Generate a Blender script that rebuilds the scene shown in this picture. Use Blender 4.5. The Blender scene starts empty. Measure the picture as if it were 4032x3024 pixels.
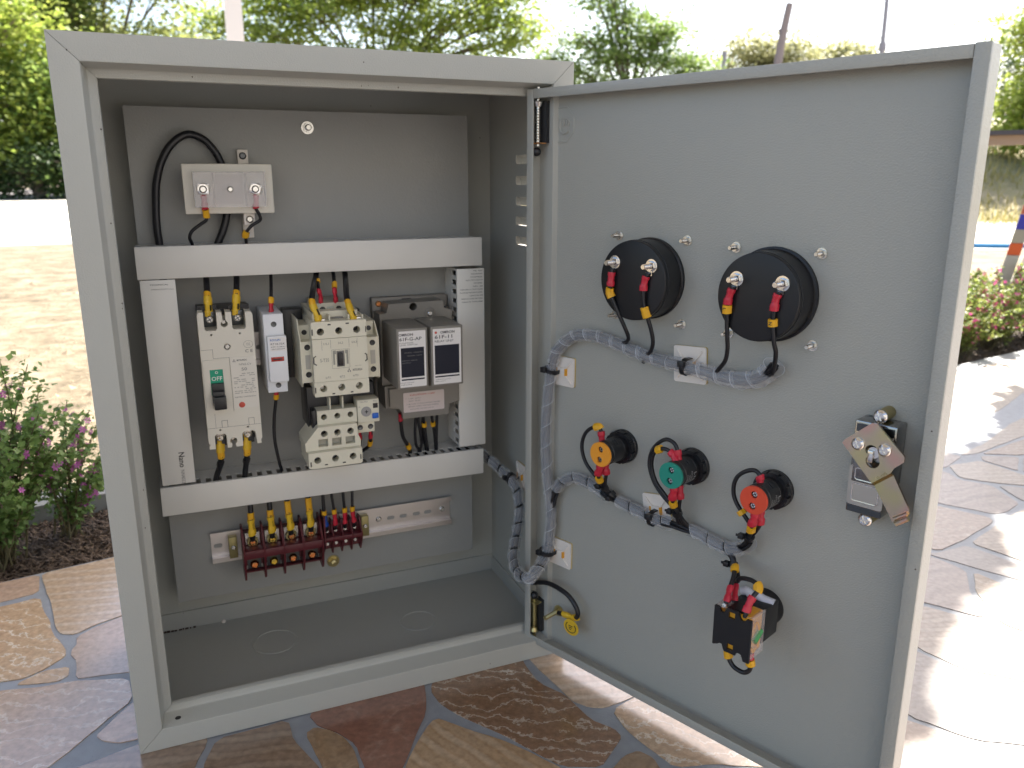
import bpy, bmesh, math, random
from mathutils import Vector, Matrix, Quaternion
from mathutils.geometry import tessellate_polygon
random.seed(7)
PI = math.pi
SC = bpy.context.scene
COL = SC.collection

# ------------------------------------------------------------------ camera
cd = bpy.data.cameras.new('camera'); cam = bpy.data.objects.new('camera', cd); COL.objects.link(cam)
cam.location = (0.06698, -0.69469, 0.49824)
cam.rotation_euler = (1.3205, -0.0003, -0.3982)
cd.sensor_width = 36.0; cd.lens = 28.352
cd.clip_start = 0.01; cd.clip_end = 900
cd.dof.use_dof = True; cd.dof.focus_distance = 0.66; cd.dof.aperture_fstop = 11.5
SC.camera = cam

# ------------------------------------------------------------------ sky, sun, exposure
SUN_EL = math.radians(50); SUN_AZ = math.radians(58.5)          # azimuth clockwise from +Y
w = bpy.data.worlds.new('World'); SC.world = w; w.use_nodes = True
nt = w.node_tree; nt.nodes.clear()
bgn = nt.nodes.new('ShaderNodeBackground'); out = nt.nodes.new('ShaderNodeOutputWorld')
sky = nt.nodes.new('ShaderNodeTexSky'); sky.sky_type = 'NISHITA'; sky.sun_disc = False
sky.sun_elevation = SUN_EL; sky.sun_rotation = SUN_AZ
sky.air_density = 1.0; sky.dust_density = 3.0; sky.ozone_density = 1.0
nt.links.new(sky.outputs[0], bgn.inputs[0]); nt.links.new(bgn.outputs[0], out.inputs[0])
bgn.inputs[1].default_value = 0.10
sd = bpy.data.lights.new('sun', 'SUN'); sun = bpy.data.objects.new('sun', sd); COL.objects.link(sun)
sd.energy = 5.0; sd.angle = math.radians(0.6); sd.color = (1.0, 0.94, 0.84)
SDIR = Vector((math.sin(SUN_AZ)*math.cos(SUN_EL), math.cos(SUN_AZ)*math.cos(SUN_EL), math.sin(SUN_EL)))
sun.rotation_euler = SDIR.to_track_quat('Z', 'Y').to_euler()
sun.location = SDIR*30
SC.view_settings.view_transform = 'Standard'; SC.view_settings.look = 'None'
SC.view_settings.gamma = 1.0; SC.view_settings.use_curve_mapping = False
SC.view_settings.exposure = 1.9
SC.render.engine = 'CYCLES'
SC.cycles.max_bounces = 10; SC.cycles.transparent_max_bounces = 24
SC.cycles.use_denoising = True

# ------------------------------------------------------------------ materials
MAT = {}
def mat(name, col=(.5,.5,.5), rough=.5, metal=0.0, bump=None, var=None, coat=0.0, alpha=1.0, spec=0.5, trans=0.0, sheen=0, sub=None, rnd=None, speck=None):
    if name in MAT: return MAT[name]
    m = bpy.data.materials.new(name); m.use_nodes = True
    n = m.node_tree.nodes; L = m.node_tree.links; b = n['Principled BSDF']
    b.inputs['Base Color'].default_value = (*col, 1); b.inputs['Roughness'].default_value = rough
    b.inputs['Metallic'].default_value = metal; b.inputs['Coat Weight'].default_value = coat
    b.inputs['Alpha'].default_value = alpha; b.inputs['Specular IOR Level'].default_value = spec
    b.inputs['Transmission Weight'].default_value = trans
    if sub: b.inputs['Subsurface Weight'].default_value = sub; b.inputs['Subsurface Radius'].default_value = (.002,.002,.002)
    tc = n.new('ShaderNodeTexCoord')
    colour = None
    if var or rnd:
        mix = n.new('ShaderNodeMix'); mix.data_type = 'RGBA'
        mix.inputs['A'].default_value = (*col, 1)
        if var:
            sc, amt, col2 = var
            t = n.new('ShaderNodeTexNoise'); t.inputs['Scale'].default_value = sc; t.inputs['Detail'].default_value = 4
            L.new(tc.outputs['Object'], t.inputs['Vector'])
            r = n.new('ShaderNodeMapRange'); r.inputs[1].default_value = .35; r.inputs[2].default_value = .65; r.inputs[4].default_value = amt
            L.new(t.outputs[0], r.inputs[0]); L.new(r.outputs[0], mix.inputs['Factor'])
            mix.inputs['B'].default_value = (*col2, 1)
        else:
            oi = n.new('ShaderNodeObjectInfo'); mix.inputs['B'].default_value = (*rnd, 1); L.new(oi.outputs['Random'], mix.inputs['Factor'])
        colour = mix.outputs['Result']; L.new(colour, b.inputs['Base Color'])
    if speck:   # small chips or dust of another colour, sparse
        sc, th, c2 = speck
        v = n.new('ShaderNodeTexVoronoi'); v.inputs['Scale'].default_value = sc
        wn = n.new('ShaderNodeTexNoise'); wn.inputs['Scale'].default_value = sc*3; wn.inputs['Detail'].default_value = 2
        L.new(tc.outputs['Object'], v.inputs['Vector']); L.new(tc.outputs['Object'], wn.inputs['Vector'])
        ad = n.new('ShaderNodeMath'); ad.operation = 'MULTIPLY_ADD'; ad.inputs[1].default_value = th*1.6
        ad.inputs[2].default_value = -th*.8; L.new(wn.outputs[0], ad.inputs[0])
        a2 = n.new('ShaderNodeMath'); a2.operation = 'ADD'; L.new(v.outputs['Distance'], a2.inputs[0]); L.new(ad.outputs[0], a2.inputs[1])
        ls = n.new('ShaderNodeMath'); ls.operation = 'LESS_THAN'; ls.inputs[1].default_value = th; L.new(a2.outputs[0], ls.inputs[0])
        gt = n.new('ShaderNodeSeparateColor'); L.new(v.outputs['Color'], gt.inputs[0])
        g2 = n.new('ShaderNodeMath'); g2.operation = 'GREATER_THAN'; g2.inputs[1].default_value = .72; L.new(gt.outputs[0], g2.inputs[0])
        mu = n.new('ShaderNodeMath'); mu.operation = 'MULTIPLY'; L.new(ls.outputs[0], mu.inputs[0]); L.new(g2.outputs[0], mu.inputs[1])
        mx = n.new('ShaderNodeMix'); mx.data_type = 'RGBA'; mx.inputs['B'].default_value = (*c2, 1)
        if colour: L.new(colour, mx.inputs['A'])
        else: mx.inputs['A'].default_value = (*col, 1)
        L.new(mu.outputs[0], mx.inputs['Factor']); L.new(mx.outputs['Result'], b.inputs['Base Color'])
    if bump:
        sc, st, dist = bump
        t = n.new('ShaderNodeTexNoise'); t.inputs['Scale'].default_value = sc; t.inputs['Detail'].default_value = 2.0
        L.new(tc.outputs['Object'], t.inputs['Vector'])
        bp = n.new('ShaderNodeBump'); bp.inputs['Strength'].default_value = st; bp.inputs['Distance'].default_value = dist
        L.new(t.outputs[0], bp.inputs['Height']); L.new(bp.outputs[0], b.inputs['Normal'])
    MAT[name] = m
    return m

M_POWDER = mat('powder_coat', (.43,.43,.39), .40, bump=(850,.7,.0003), var=(6,.5,(.415,.41,.37)), speck=(55,.035,(.10,.085,.08)))
M_DOORP = mat('powder_coat_door', (.415,.412,.372), .35, bump=(760,1.0,.0005), var=(5,.5,(.40,.398,.358)))
M_PLATE = mat('plate_paint', (.31,.31,.292), .5, bump=(600,.6,.0003), var=(5,.6,(.29,.285,.265)))
M_DUCT = mat('duct_pvc', (.76,.735,.675), .42, var=(14,.5,(.71,.685,.63)))
M_CREAM = mat('cream_plastic', (.74,.70,.56), .42, var=(30,.4,(.70,.655,.52)))
M_BRK = mat('breaker_plastic', (.72,.68,.585), .45)
M_WHITE = mat('white_plastic', (.80,.81,.83), .38)
M_LAB = mat('label_white', (.80,.77,.74), .45)
M_NYLON = mat('nylon_white', (.82,.76,.69), .45, sub=.1)
M_FOAM = mat('yellow_foam', (.62,.47,.16), .8)
M_TAUPE = mat('taupe_plastic', (.235,.215,.185), .4, var=(25,.5,(.21,.19,.165)))
M_BLACK = mat('black_plastic', (.012,.012,.014), .33)
M_BLACKM = mat('black_bakelite', (.011,.011,.013), .38, bump=(60,.15,.0005), spec=.4)
M_WIRE = mat('wire_black', (.012,.012,.015), .38)
M_INK = mat('ink_black', (.02,.02,.022), .5)
M_INKG = mat('ink_grey', (.22,.21,.20), .6)
M_INKR = mat('ink_red', (.55,.08,.05), .5)
M_INKB = mat('ink_blue', (.05,.16,.45), .5)
M_INKW = mat('ink_white', (.7,.7,.7), .5)
M_RED = mat('sleeve_red', (.55,.02,.045), .35, sub=.05)
M_YEL = mat('sleeve_yellow', (.78,.50,.03), .38, sub=.05)
M_YELM = mat('marker_yellow', (.80,.42,.015), .42)
M_BLUE = mat('sleeve_blue', (.01,.08,.45), .35)
M_STEEL = mat('zinc_steel', (.62,.60,.56), .26, 1.0, bump=(900,.2,.0001))
M_CHROME = mat('nickel', (.72,.70,.68), .16, 1.0)
M_ALU = mat('aluminium_rail', (.66,.62,.60), .38, 1.0, bump=(300,.2,.0001))
M_GOLD = mat('copper_screw', (.80,.38,.16), .25, 1.0)
M_BRASS = mat('brass_screw', (.78,.58,.14), .25, 1.0)
M_ZY = mat('yellow_zinc', (.52,.44,.22), .35, 1.0)
M_OLIVE = mat('olive_clamp', (.34,.29,.13), .45, .6)
M_MAROON = mat('maroon_bakelite', (.10,.012,.018), .38)
M_GREEN = mat('green_plastic', (.01,.33,.19), .4)
M_TEAL = mat('teal_disc', (.012,.27,.20), .42)
M_ORANGE = mat('amber_disc', (.90,.36,.03), .42)
M_REDD = mat('red_disc', (.72,.075,.03), .42)
M_AMB = mat('amber_plastic', (.75,.35,.02), .4)
M_BTN = mat('blue_button', (.01,.12,.55), .35)
M_CLEAR = mat('clear_plastic', (.85,.80,.80), .08, alpha=.22, spec=.8)
M_CLEAR2 = mat('clear_polycarbonate', (.80,.76,.74), .1, alpha=.30, spec=.8)
M_WRAP = mat('spiral_wrap', (.80,.83,.88), .25, alpha=.30, spec=.8)
M_WRAPE = mat('spiral_wrap_edge', (.9,.92,.95), .35, alpha=.45)
M_SOLD = mat('solder', (.70,.65,.60), .2, 1.0, bump=(1200,1,.0005))
M_DARKST = mat('dark_steel', (.10,.105,.11), .3, 1.0)
M_GREYB = mat('grey_button', (.34,.33,.32), .4)
M_WHT2 = mat('white_rocker', (.62,.63,.70), .35)

# iridescent yellow zinc on the cam
def zinc_cam():
    m = bpy.data.materials.new('iridescent_zinc'); m.use_nodes = True
    n = m.node_tree.nodes; L = m.node_tree.links; b = n['Principled BSDF']
    b.inputs['Metallic'].default_value = 1; b.inputs['Roughness'].default_value = .24
    tc = n.new('ShaderNodeTexCoord'); t = n.new('ShaderNodeTexNoise'); t.inputs['Scale'].default_value = 42; t.inputs['Detail'].default_value = 1
    cr = n.new('ShaderNodeValToRGB'); e = cr.color_ramp.elements
    e[0].position = .32; e[0].color = (.62,.54,.24,1); e[1].position = .68; e[1].color = (.56,.50,.26,1)
    x = cr.color_ramp.elements.new(.45); x.color = (.62,.40,.33,1)
    x = cr.color_ramp.elements.new(.56); x.color = (.56,.46,.34,1)
    L.new(tc.outputs['Object'], t.inputs['Vector']); L.new(t.outputs[0], cr.inputs[0]); L.new(cr.outputs[0], b.inputs['Base Color'])
    return m
M_CAM = zinc_cam()

def stone_mat(name, c1, c2, c3, kind, ang, rough=.24):
    m = bpy.data.materials.new(name); m.use_nodes = True
    n = m.node_tree.nodes; L = m.node_tree.links; b = n['Principled BSDF']
    tc = n.new('ShaderNodeTexCoord'); mp = n.new('ShaderNodeMapping'); mp.inputs['Rotation'].default_value = (0,0,ang)
    L.new(tc.outputs['Object'], mp.inputs[0])
    big = n.new('ShaderNodeTexNoise'); big.inputs['Scale'].default_value = 9; big.inputs['Detail'].default_value = 5; big.inputs['Roughness'].default_value = .62
    L.new(mp.outputs[0], big.inputs['Vector'])
    fine = n.new('ShaderNodeTexNoise'); fine.inputs['Scale'].default_value = 160; fine.inputs['Detail'].default_value = 6; L.new(mp.outputs[0], fine.inputs['Vector'])
    if kind in ('band', 'swirl', 'vein'):
        wv = n.new('ShaderNodeTexWave'); wv.wave_type = 'BANDS'; wv.bands_direction = 'Y'
        wv.inputs['Scale'].default_value = {'band': 16, 'swirl': 17, 'vein': 7}[kind]
        wv.inputs['Distortion'].default_value = {'band': 2.4, 'swirl': 13, 'vein': 6}[kind]
        wv.inputs['Detail'].default_value = 5; wv.inputs['Detail Scale'].default_value = {'band': 1.2, 'swirl': 1.4, 'vein': 2}[kind]
        wv.inputs['Detail Roughness'].default_value = .65
        L.new(mp.outputs[0], wv.inputs['Vector']); src = wv.outputs['Fac']
    else:
        vo = n.new('ShaderNodeTexNoise'); vo.inputs['Scale'].default_value = 26; vo.inputs['Detail'].default_value = 8; vo.inputs['Roughness'].default_value = .7
        vo.inputs['Distortion'].default_value = 1.2
        L.new(mp.outputs[0], vo.inputs['Vector']); src = vo.outputs[0]
    cr = n.new('ShaderNodeValToRGB'); e = cr.color_ramp.elements
    if kind == 'vein':
        e[0].position = .0; e[0].color = (*c1,1); e[1].position = 1; e[1].color = (*c3,1)
        x = e.new(.55); x.color = (*c2,1); x = e.new(.90); x.color = (*c1,1)
    elif kind == 'swirl':
        e[0].position = .0; e[0].color = (*c1,1); e[1].position = 1; e[1].color = (*c3,1)
        x = e.new(.35); x.color = (*c2,1); x = e.new(.62); x.color = (*c1,1); x = e.new(.91); x.color = (*c2,1)
    elif kind == 'band':
        e[0].position = .1; e[0].color = (*c1,1); e[1].position = .95; e[1].color = (*c2,1); x = e.new(.5); x.color = (*c3,1)
    else:
        e[0].position = .30; e[0].color = (*c1,1); e[1].position = .72; e[1].color = (*c3,1); x = e.new(.55); x.color = (*c2,1)
    L.new(src, cr.inputs[0])
    r = n.new('ShaderNodeMapRange'); r.inputs[1].default_value = .35; r.inputs[2].default_value = .68; r.inputs[4].default_value = .75; L.new(big.outputs[0], r.inputs[0])
    mx = n.new('ShaderNodeMix'); mx.data_type = 'RGBA'; L.new(cr.outputs[0], mx.inputs['A']); mx.inputs['B'].default_value = (*[a*.62+b2*.38 for a,b2 in zip(c1,c2)],1)
    L.new(r.outputs[0], mx.inputs['Factor'])
    r2 = n.new('ShaderNodeMapRange'); r2.inputs[1].default_value = .3; r2.inputs[2].default_value = .7; r2.inputs[3].default_value = .80; r2.inputs[4].default_value = 1.2; L.new(fine.outputs[0], r2.inputs[0])
    m2 = n.new('ShaderNodeMix'); m2.data_type = 'RGBA'; m2.blend_type = 'MULTIPLY'; m2.inputs['Factor'].default_value = 1
    L.new(mx.outputs['Result'], m2.inputs['A']); L.new(r2.outputs[0], m2.inputs['B'])
    L.new(m2.outputs['Result'], b.inputs['Base Color'])
    b.inputs['Roughness'].default_value = rough; b.inputs['Specular IOR Level'].default_value = .85; b.inputs['Coat Weight'].default_value = .55; b.inputs['Coat Roughness'].default_value = .16; b.inputs['Coat IOR'].default_value = 1.6
    bp = n.new('ShaderNodeBump'); bp.inputs['Strength'].default_value = .25; bp.inputs['Distance'].default_value = .0005
    f3 = n.new('ShaderNodeTexNoise'); f3.inputs['Scale'].default_value = 320; f3.inputs['Detail'].default_value = 3; L.new(tc.outputs['Object'], f3.inputs['Vector'])
    L.new(f3.outputs[0], bp.inputs['Height']); L.new(bp.outputs[0], b.inputs['Normal'])
    MAT[name] = m
    return m

# ------------------------------------------------------------------ mesh building (millimetres)
def area2(p): return sum(p[i-1][0]*p[i][1]-p[i][0]*p[i-1][1] for i in range(len(p)))
def circ(x, z, r, n=20, a0=0, a1=2*PI): return [(x+r*math.cos(a0+(a1-a0)*i/n), z+r*math.sin(a0+(a1-a0)*i/n)) for i in range(n)]
def rect(x0, x1, z0, z1, r=0, n=4):
    if r <= 0: return [(x0,z0),(x1,z0),(x1,z1),(x0,z1)]
    o = []
    for cx, cz, a in ((x1-r,z0+r,-PI/2),(x1-r,z1-r,0),(x0+r,z1-r,PI/2),(x0+r,z0+r,PI)):
        for i in range(n+1): o.append((cx+r*math.cos(a+PI/2*i/n), cz+r*math.sin(a+PI/2*i/n)))
    return o
def spline(P, n=6):
    P = [Vector(p) for p in P]
    if len(P) < 3: return P
    o = []
    for i in range(len(P)-1):
        p0 = P[i-1] if i else P[0]*2-P[1]; p1, p2 = P[i], P[i+1]; p3 = P[i+2] if i+2 < len(P) else P[-1]*2-P[-2]
        for k in range(n):
            t = k/n
            o.append(.5*((2*p1)+(p2-p0)*t+(2*p0-5*p1+4*p2-p3)*t*t+(-p0+3*p1-3*p2+p3)*t**3))
    o.append(P[-1]); return o

class S:
    """a mesh under construction; coordinates in millimetres in the frame of its thing"""
    def __init__(s): s.v = []; s.f = []; s.m = []; s.mi = 0
    def add(s, v, f):
        b = len(s.v); s.v += [tuple(p) for p in v]; s.f += [tuple(b+i for i in q) for q in f]; s.m += [s.mi]*len(f); return s
    def box(s, x0, x1, y0, y1, z0, z1, c=0):
        if c <= 0:
            v = [(x,y,z) for z in (z0,z1) for y in (y0,y1) for x in (x0,x1)]
            return s.add(v, [(0,2,3,1),(4,5,7,6),(0,1,5,4),(2,6,7,3),(0,4,6,2),(1,3,7,5)])
        bm = bmesh.new(); r = bmesh.ops.create_cube(bm, size=1)
        for p in bm.verts: p.co = Vector((x0+(p.co.x+.5)*(x1-x0), y0+(p.co.y+.5)*(y1-y0), z0+(p.co.z+.5)*(z1-z0)))
        bmesh.ops.bevel(bm, geom=bm.edges[:], offset=c, segments=2, affect='EDGES', profile=.5)
        return s.bm(bm)
    def bm(s, bm, M=None):
        bm.verts.index_update()
        s.add([(M @ p.co if M else p.co) for p in bm.verts], [[q.index for q in f.verts] for f in bm.faces]); bm.free(); return s
    def plate(s, outline, y0, y1, holes=()):
        """a slab between y0 (near face) and y1 with outline and holes in x,z"""
        loops = [outline if area2(outline) > 0 else outline[::-1]] + [h if area2(h) < 0 else h[::-1] for h in holes]
        flat = [p for l in loops for p in l]
        tris = tessellate_polygon([[Vector((a,b,0)) for a, b in l] for l in loops])
        n = len(flat); v = [(a,y0,b) for a, b in flat]+[(a,y1,b) for a, b in flat]; f = []
        for t in tris:
            a = (flat[t[1]][0]-flat[t[0]][0])*(flat[t[2]][1]-flat[t[0]][1])-(flat[t[2]][0]-flat[t[0]][0])*(flat[t[1]][1]-flat[t[0]][1])
            if abs(a) < 1e-9: continue
            t = t if a > 0 else t[::-1]
            f.append((t[0],t[1],t[2])); f.append((n+t[2],n+t[1],n+t[0]))
        k = 0
        for l in loops:
            m = len(l)
            for i in range(m):
                j = (i+1) % m; f.append((k+j, k+i, n+k+i, n+k+j))
            k += m
        return s.add(v, f)
    def plate_ax(s, outline, a0, a1, axis='z', holes=()):
        """the same slab but thick along z (outline in x,y) or along x (outline in y,z)"""
        t = S().plate(outline, a0, a1, holes)
        if axis == 'z': v = [(p[0], p[2], p[1]) for p in t.v]
        else: v = [(p[1], p[0], p[2]) for p in t.v]
        return s.add(v, [q[::-1] for q in t.f])
    def cyl(s, p, q, r, r2=None, n=20, cap=True):
        p, q = Vector(p), Vector(q); r2 = r if r2 is None else r2
        d = (q-p).normalized(); a = d.orthogonal().normalized(); b = d.cross(a)
        v = []
        for c, rr in ((p,r),(q,r2)):
            for i in range(n):
                t = 2*PI*i/n; v.append(c+(a*math.cos(t)+b*math.sin(t))*rr)
        f = [(i,(i+1)%n,n+(i+1)%n,n+i) for i in range(n)]
        if cap: f += [tuple(range(n))[::-1], tuple(range(n,2*n))]
        return s.add(v, f)
    def lathe(s, p, d, prof, n=24):
        """prof: (radius, distance along d); caps where radius is 0"""
        p, d = Vector(p), Vector(d).normalized(); a = d.orthogonal().normalized(); b = d.cross(a)
        v = []; f = []
        for r, h in prof:
            for i in range(n):
                t = 2*PI*i/n; v.append(p+d*h+(a*math.cos(t)+b*math.sin(t))*max(r,.001))
        for k in range(len(prof)-1):
            for i in range(n): f.append((k*n+i,k*n+(i+1)%n,(k+1)*n+(i+1)%n,(k+1)*n+i))
        return s.add(v, f)
    def hexn(s, p, d, r, h): return s.cyl(p, Vector(p)+Vector(d).normalized()*h, r, n=6)
    def tube(s, P, r, n=10, sm=6, cap=True, flat=1.0):
        C = spline(P, sm) if sm else [Vector(p) for p in P]
        v = []; f = []; T0 = None; a = None
        m = len(C)
        for i, c in enumerate(C):
            t = (C[min(i+1,m-1)]-C[max(i-1,0)]).normalized()
            if a is None: a = t.orthogonal().normalized()
            else:
                a = (a-t*a.dot(t)); a = a.normalized() if a.length > 1e-6 else t.orthogonal().normalized()
            b = t.cross(a); rr = r(i/(m-1)) if callable(r) else r
            for k in range(n):
                g = 2*PI*k/n; v.append(c+a*math.cos(g)*rr+b*math.sin(g)*rr*flat)
        for i in range(m-1):
            for k in range(n): f.append((i*n+k,i*n+(k+1)%n,(i+1)*n+(k+1)%n,(i+1)*n+k))
        if cap: f += [tuple(range(n))[::-1], tuple(range((m-1)*n,m*n))]
        return s.add(v, f)
    def screw(s, p, d, r, h=None, cross=True, ang=.5):
        """pan head with a sunk cross"""
        h = h or r*.55; p, d = Vector(p), Vector(d).normalized(); k = r*.62; wd = r*.13
        s.lathe(p, d, [(0,-.1),(r,-.1),(r,h*.45),(r*.86,h*.8),(r*.66,h)], 20)
        cr = [(wd,wd),(k,wd),(k,-wd),(wd,-wd),(wd,-k),(-wd,-k),(-wd,-wd),(-k,-wd),(-k,wd),(-wd,wd),(-wd,k),(wd,k)]
        t = S().plate(circ(0,0,r*.67,20), 0, h*.55, [cr[::-1]] if cross else [])
        t.box(-r*.6,r*.6,h*.56,h*.6,-r*.6,r*.6)
        up = Vector((0,0,1)) if abs(d.z) < .9 else Vector((0,1,0))
        x = up.cross(-d).normalized(); z = (-d).cross(x)*-1
        z = x.cross(-d).normalized()
        ca, sa = math.cos(ang), math.sin(ang)
        v = [p+d*h+(-d)*q[1]+x*(q[0]*ca-q[2]*sa)+z*(q[0]*sa+q[2]*ca) for q in t.v]
        return s.add(v, t.f)

def make_mesh(name, sh, mats, origin=(0,0,0), smooth=None):
    me = bpy.data.meshes.new(name); o = Vector(origin)
    me.from_pydata([((Vector(p)-o)*.001) for p in sh.v], [], sh.f); me.update()
    mats = mats if isinstance(mats, (list, tuple)) else [mats]
    for m in mats: me.materials.append(m)
    if len(mats) > 1: me.polygons.foreach_set('material_index', sh.m)
    if smooth:
        me.shade_smooth()
        bm = bmesh.new(); bm.from_mesh(me)
        bmesh.ops.remove_doubles(bm, verts=bm.verts, dist=1e-6)
        lim = math.radians(smooth)
        for e in bm.edges:
            if len(e.link_faces) == 2:
                if e.calc_face_angle(0) > lim: e.smooth = False
            else: e.smooth = False
        bm.to_mesh(me); bm.free()
    return me

# frames: C = cabinet/world, D = door (x along the door from its hinge, y into the panel, z up)
DOX, DOY, DTH = 380.51, 15.63, math.atan2(-0.92475, 0.38059)
FR = {'C': Matrix.Identity(4), 'D': Matrix.Translation((DOX*.001, DOY*.001, 0)) @ Matrix.Rotation(DTH, 4, 'Z')}
def d2w(p):
    q = FR['D'] @ (Vector(p)*.001); return q*1000
def tag(o, label=None, cat=None, group=None, kind=None):
    if label: o['label'] = label
    if cat: o['category'] = cat
    if group: o['group'] = group
    if kind: o['kind'] = kind
    return o
def thing(name, label, cat, origin=(0,0,0), frame='C', group=None):
    o = bpy.data.objects.new(name, None); COL.objects.link(o)
    o.matrix_world = FR[frame] @ Matrix.Translation(Vector(origin)*.001)
    o.empty_display_size = .01
    ORIG[o.name] = tuple(origin); tag(o, label, cat, group)
    return o
ORIG = {}
def part(name, sh, m, parent, smooth=35, label=None, kind=None):
    org = ORIG[parent.name]
    o = bpy.data.objects.new(name, make_mesh(name, sh, m, org, smooth)); COL.objects.link(o); o.parent = parent
    ORIG[o.name] = org
    if label: o['label'] = label
    if kind: o['kind'] = kind
    return o
def single(name, sh, m, label, cat, origin=(0,0,0), frame='C', group=None, smooth=35):
    o = bpy.data.objects.new(name, make_mesh(name, sh, m, origin, smooth)); COL.objects.link(o)
    o.matrix_world = FR[frame] @ Matrix.Translation(Vector(origin)*.001)
    ORIG[o.name] = tuple(origin); tag(o, label, cat, group); return o

def text_shape(s, x, z, y, h, wid=None, align='CENTER', rot=0, bold=0, depth=.06, face='-y'):
    """lettering as thin raised print centred at x,z on the plane y; h = letter height in mm"""
    c = bpy.data.curves.new('t', 'FONT'); c.body = s; c.align_x = 'CENTER'; c.align_y = 'CENTER'
    c.size = 1.4*h; c.offset = bold*h; c.resolution_u = 2
    o = bpy.data.objects.new('t', c); COL.objects.link(o)
    me = bpy.data.meshes.new_from_object(o.evaluated_get(bpy.context.evaluated_depsgraph_get()))
    xs = [p.co.x for p in me.vertices]; sh = S()
    if xs:
        w0 = max(xs)-min(xs); kx = (wid/w0) if wid else 1.0
        ys = [p.co.y for p in me.vertices]; ky = h/(max(ys)-min(ys)) if len(s) else 1; cy = (max(ys)+min(ys))/2; cx = (max(xs)+min(xs))/2
        ca, sa = math.cos(rot), math.sin(rot); v = []
        for p in me.vertices:
            a, b = (p.co.x-cx)*kx, (p.co.y-cy)*ky
            v.append((x+a*ca-b*sa, y, z+a*sa+b*ca))
        sh.add(v, [tuple(f.vertices) for f in me.polygons])
    bpy.data.objects.remove(o); bpy.data.curves.remove(c); bpy.data.meshes.remove(me)
    return sh
def merge(*L):
    o = S()
    for a in L: o.add(a.v, a.f)
    return o
def xf(sh, M):
    sh.v = [tuple(M @ Vector(p)) for p in sh.v]; return sh

# ================================================================== THE SETTING
def simple_ground_mat(name, c1, c2, c3, sc, rough=.9, bump=.03):
    m = bpy.data.materials.new(name); m.use_nodes = True
    n = m.node_tree.nodes; L = m.node_tree.links; b = n['Principled BSDF']; b.inputs['Roughness'].default_value = rough
    tc = n.new('ShaderNodeTexCoord'); t = n.new('ShaderNodeTexNoise'); t.inputs['Scale'].default_value = sc; t.inputs['Detail'].default_value = 9; t.inputs['Roughness'].default_value = .68
    L.new(tc.outputs['Object'], t.inputs['Vector'])
    cr = n.new('ShaderNodeValToRGB'); e = cr.color_ramp.elements; e[0].position = .32; e[0].color = (*c1,1); e[1].position = .68; e[1].color = (*c3,1)
    x = e.new(.5); x.color = (*c2,1); L.new(t.outputs[0], cr.inputs[0]); L.new(cr.outputs[0], b.inputs['Base Color'])
    bp = n.new('ShaderNodeBump'); bp.inputs['Distance'].default_value = bump; L.new(t.outputs[0], bp.inputs['Height']); L.new(bp.outputs[0], b.inputs['Normal'])
    MAT[name] = m; return m
G_SAND = simple_ground_mat('dry_sand', (.085,.064,.036), (.19,.15,.095), (.31,.255,.18), 9)
G_TRACK = simple_ground_mat('pale_track', (.46,.42,.36), (.54,.50,.43), (.60,.56,.50), 2.5)
G_ROAD = simple_ground_mat('road_surface', (.20,.19,.19), (.23,.21,.21), (.26,.24,.235), 6, bump=.005)
G_SOIL = simple_ground_mat('mulch_soil', (.035,.022,.014), (.07,.048,.032), (.12,.085,.06), 60, bump=.012)
G_GRASS = simple_ground_mat('dry_grass_bank', (.16,.13,.05), (.26,.22,.10), (.36,.28,.17), 1.6)
G_GROUT = mat('grout', (.285,.30,.325), .5, bump=(700,.8,.0004), var=(90,.6,(.23,.24,.26)))
G_CONC = mat('concrete', (.34,.33,.30), .8, bump=(150,.7,.001), var=(20,.7,(.25,.24,.21)))
BACK = lambda x: 448+.185*x            # the back edge of the patio, mm

def quads(name, rings, m, kind='structure', smooth=True):
    pass
def grid_sheet(name, x0, x1, y0, y1, z, nx, ny, m, fz=None, cut=None):
    v = []; f = []
    for j in range(ny+1):
        for i in range(nx+1):
            x = x0+(x1-x0)*i/nx; y = y0+(y1-y0)*j/ny
            v.append((x*1000, y*1000, (z+(fz(x,y) if fz else 0))*1000))
    for j in range(ny):
        for i in range(nx):
            a = j*(nx+1)+i; f.append((a,a+1,a+nx+2,a+nx+1))
    o = bpy.data.objects.new(name, make_mesh(name, S().add(v, f), m, smooth=60)); COL.objects.link(o); o['kind'] = 'structure'; return o
gr = grid_sheet('ground', -260, 320, -160, 420, -.06, 8, 8, G_SAND)

# far road crossing the view, 24 to 46 m off, as a low strip
PX = Vector((.92,-.39)).normalized(); PY = Vector((.39,.92)).normalized()     # across / away from the viewer
def strip(name, d0, d1, z, m, w0=-90, w1=90, kind='structure'):
    o2 = Vector((.067,-.695)); v = []
    for d, wv in ((d0,w0),(d0,w1),(d1,w1),(d1,w0)):
        q = o2+PY*d+PX*wv; v.append((q.x*1000,q.y*1000,z*1000))
    o = bpy.data.objects.new(name, make_mesh(name, S().add(v, [(0,1,2,3)]), m)); COL.objects.link(o); o['kind'] = kind; return o
strip('road', 23.0, 40.0, -.05, G_ROAD, -60, 60)
def ragged():
    o2 = Vector((.067,-.695)); r_ = random.Random(13); v = []; f = []; n = 160
    for i in range(n+1):
        wv = -60+120*i/n; d = 6.7+.35*math.sin(wv*.9)+.22*math.sin(wv*3.1)+r_.uniform(-.18,.18)
        for dd_ in (d,22.4): q = o2+PY*dd_+PX*wv; v.append((q.x*1000,q.y*1000,-55))
    for i in range(n): f.append((2*i,2*i+2,2*i+3,2*i+1))
    o = bpy.data.objects.new('pale_track', make_mesh('pale_track', S().add(v, f), G_TRACK)); COL.objects.link(o); o['kind'] = 'structure'
ragged()

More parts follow.
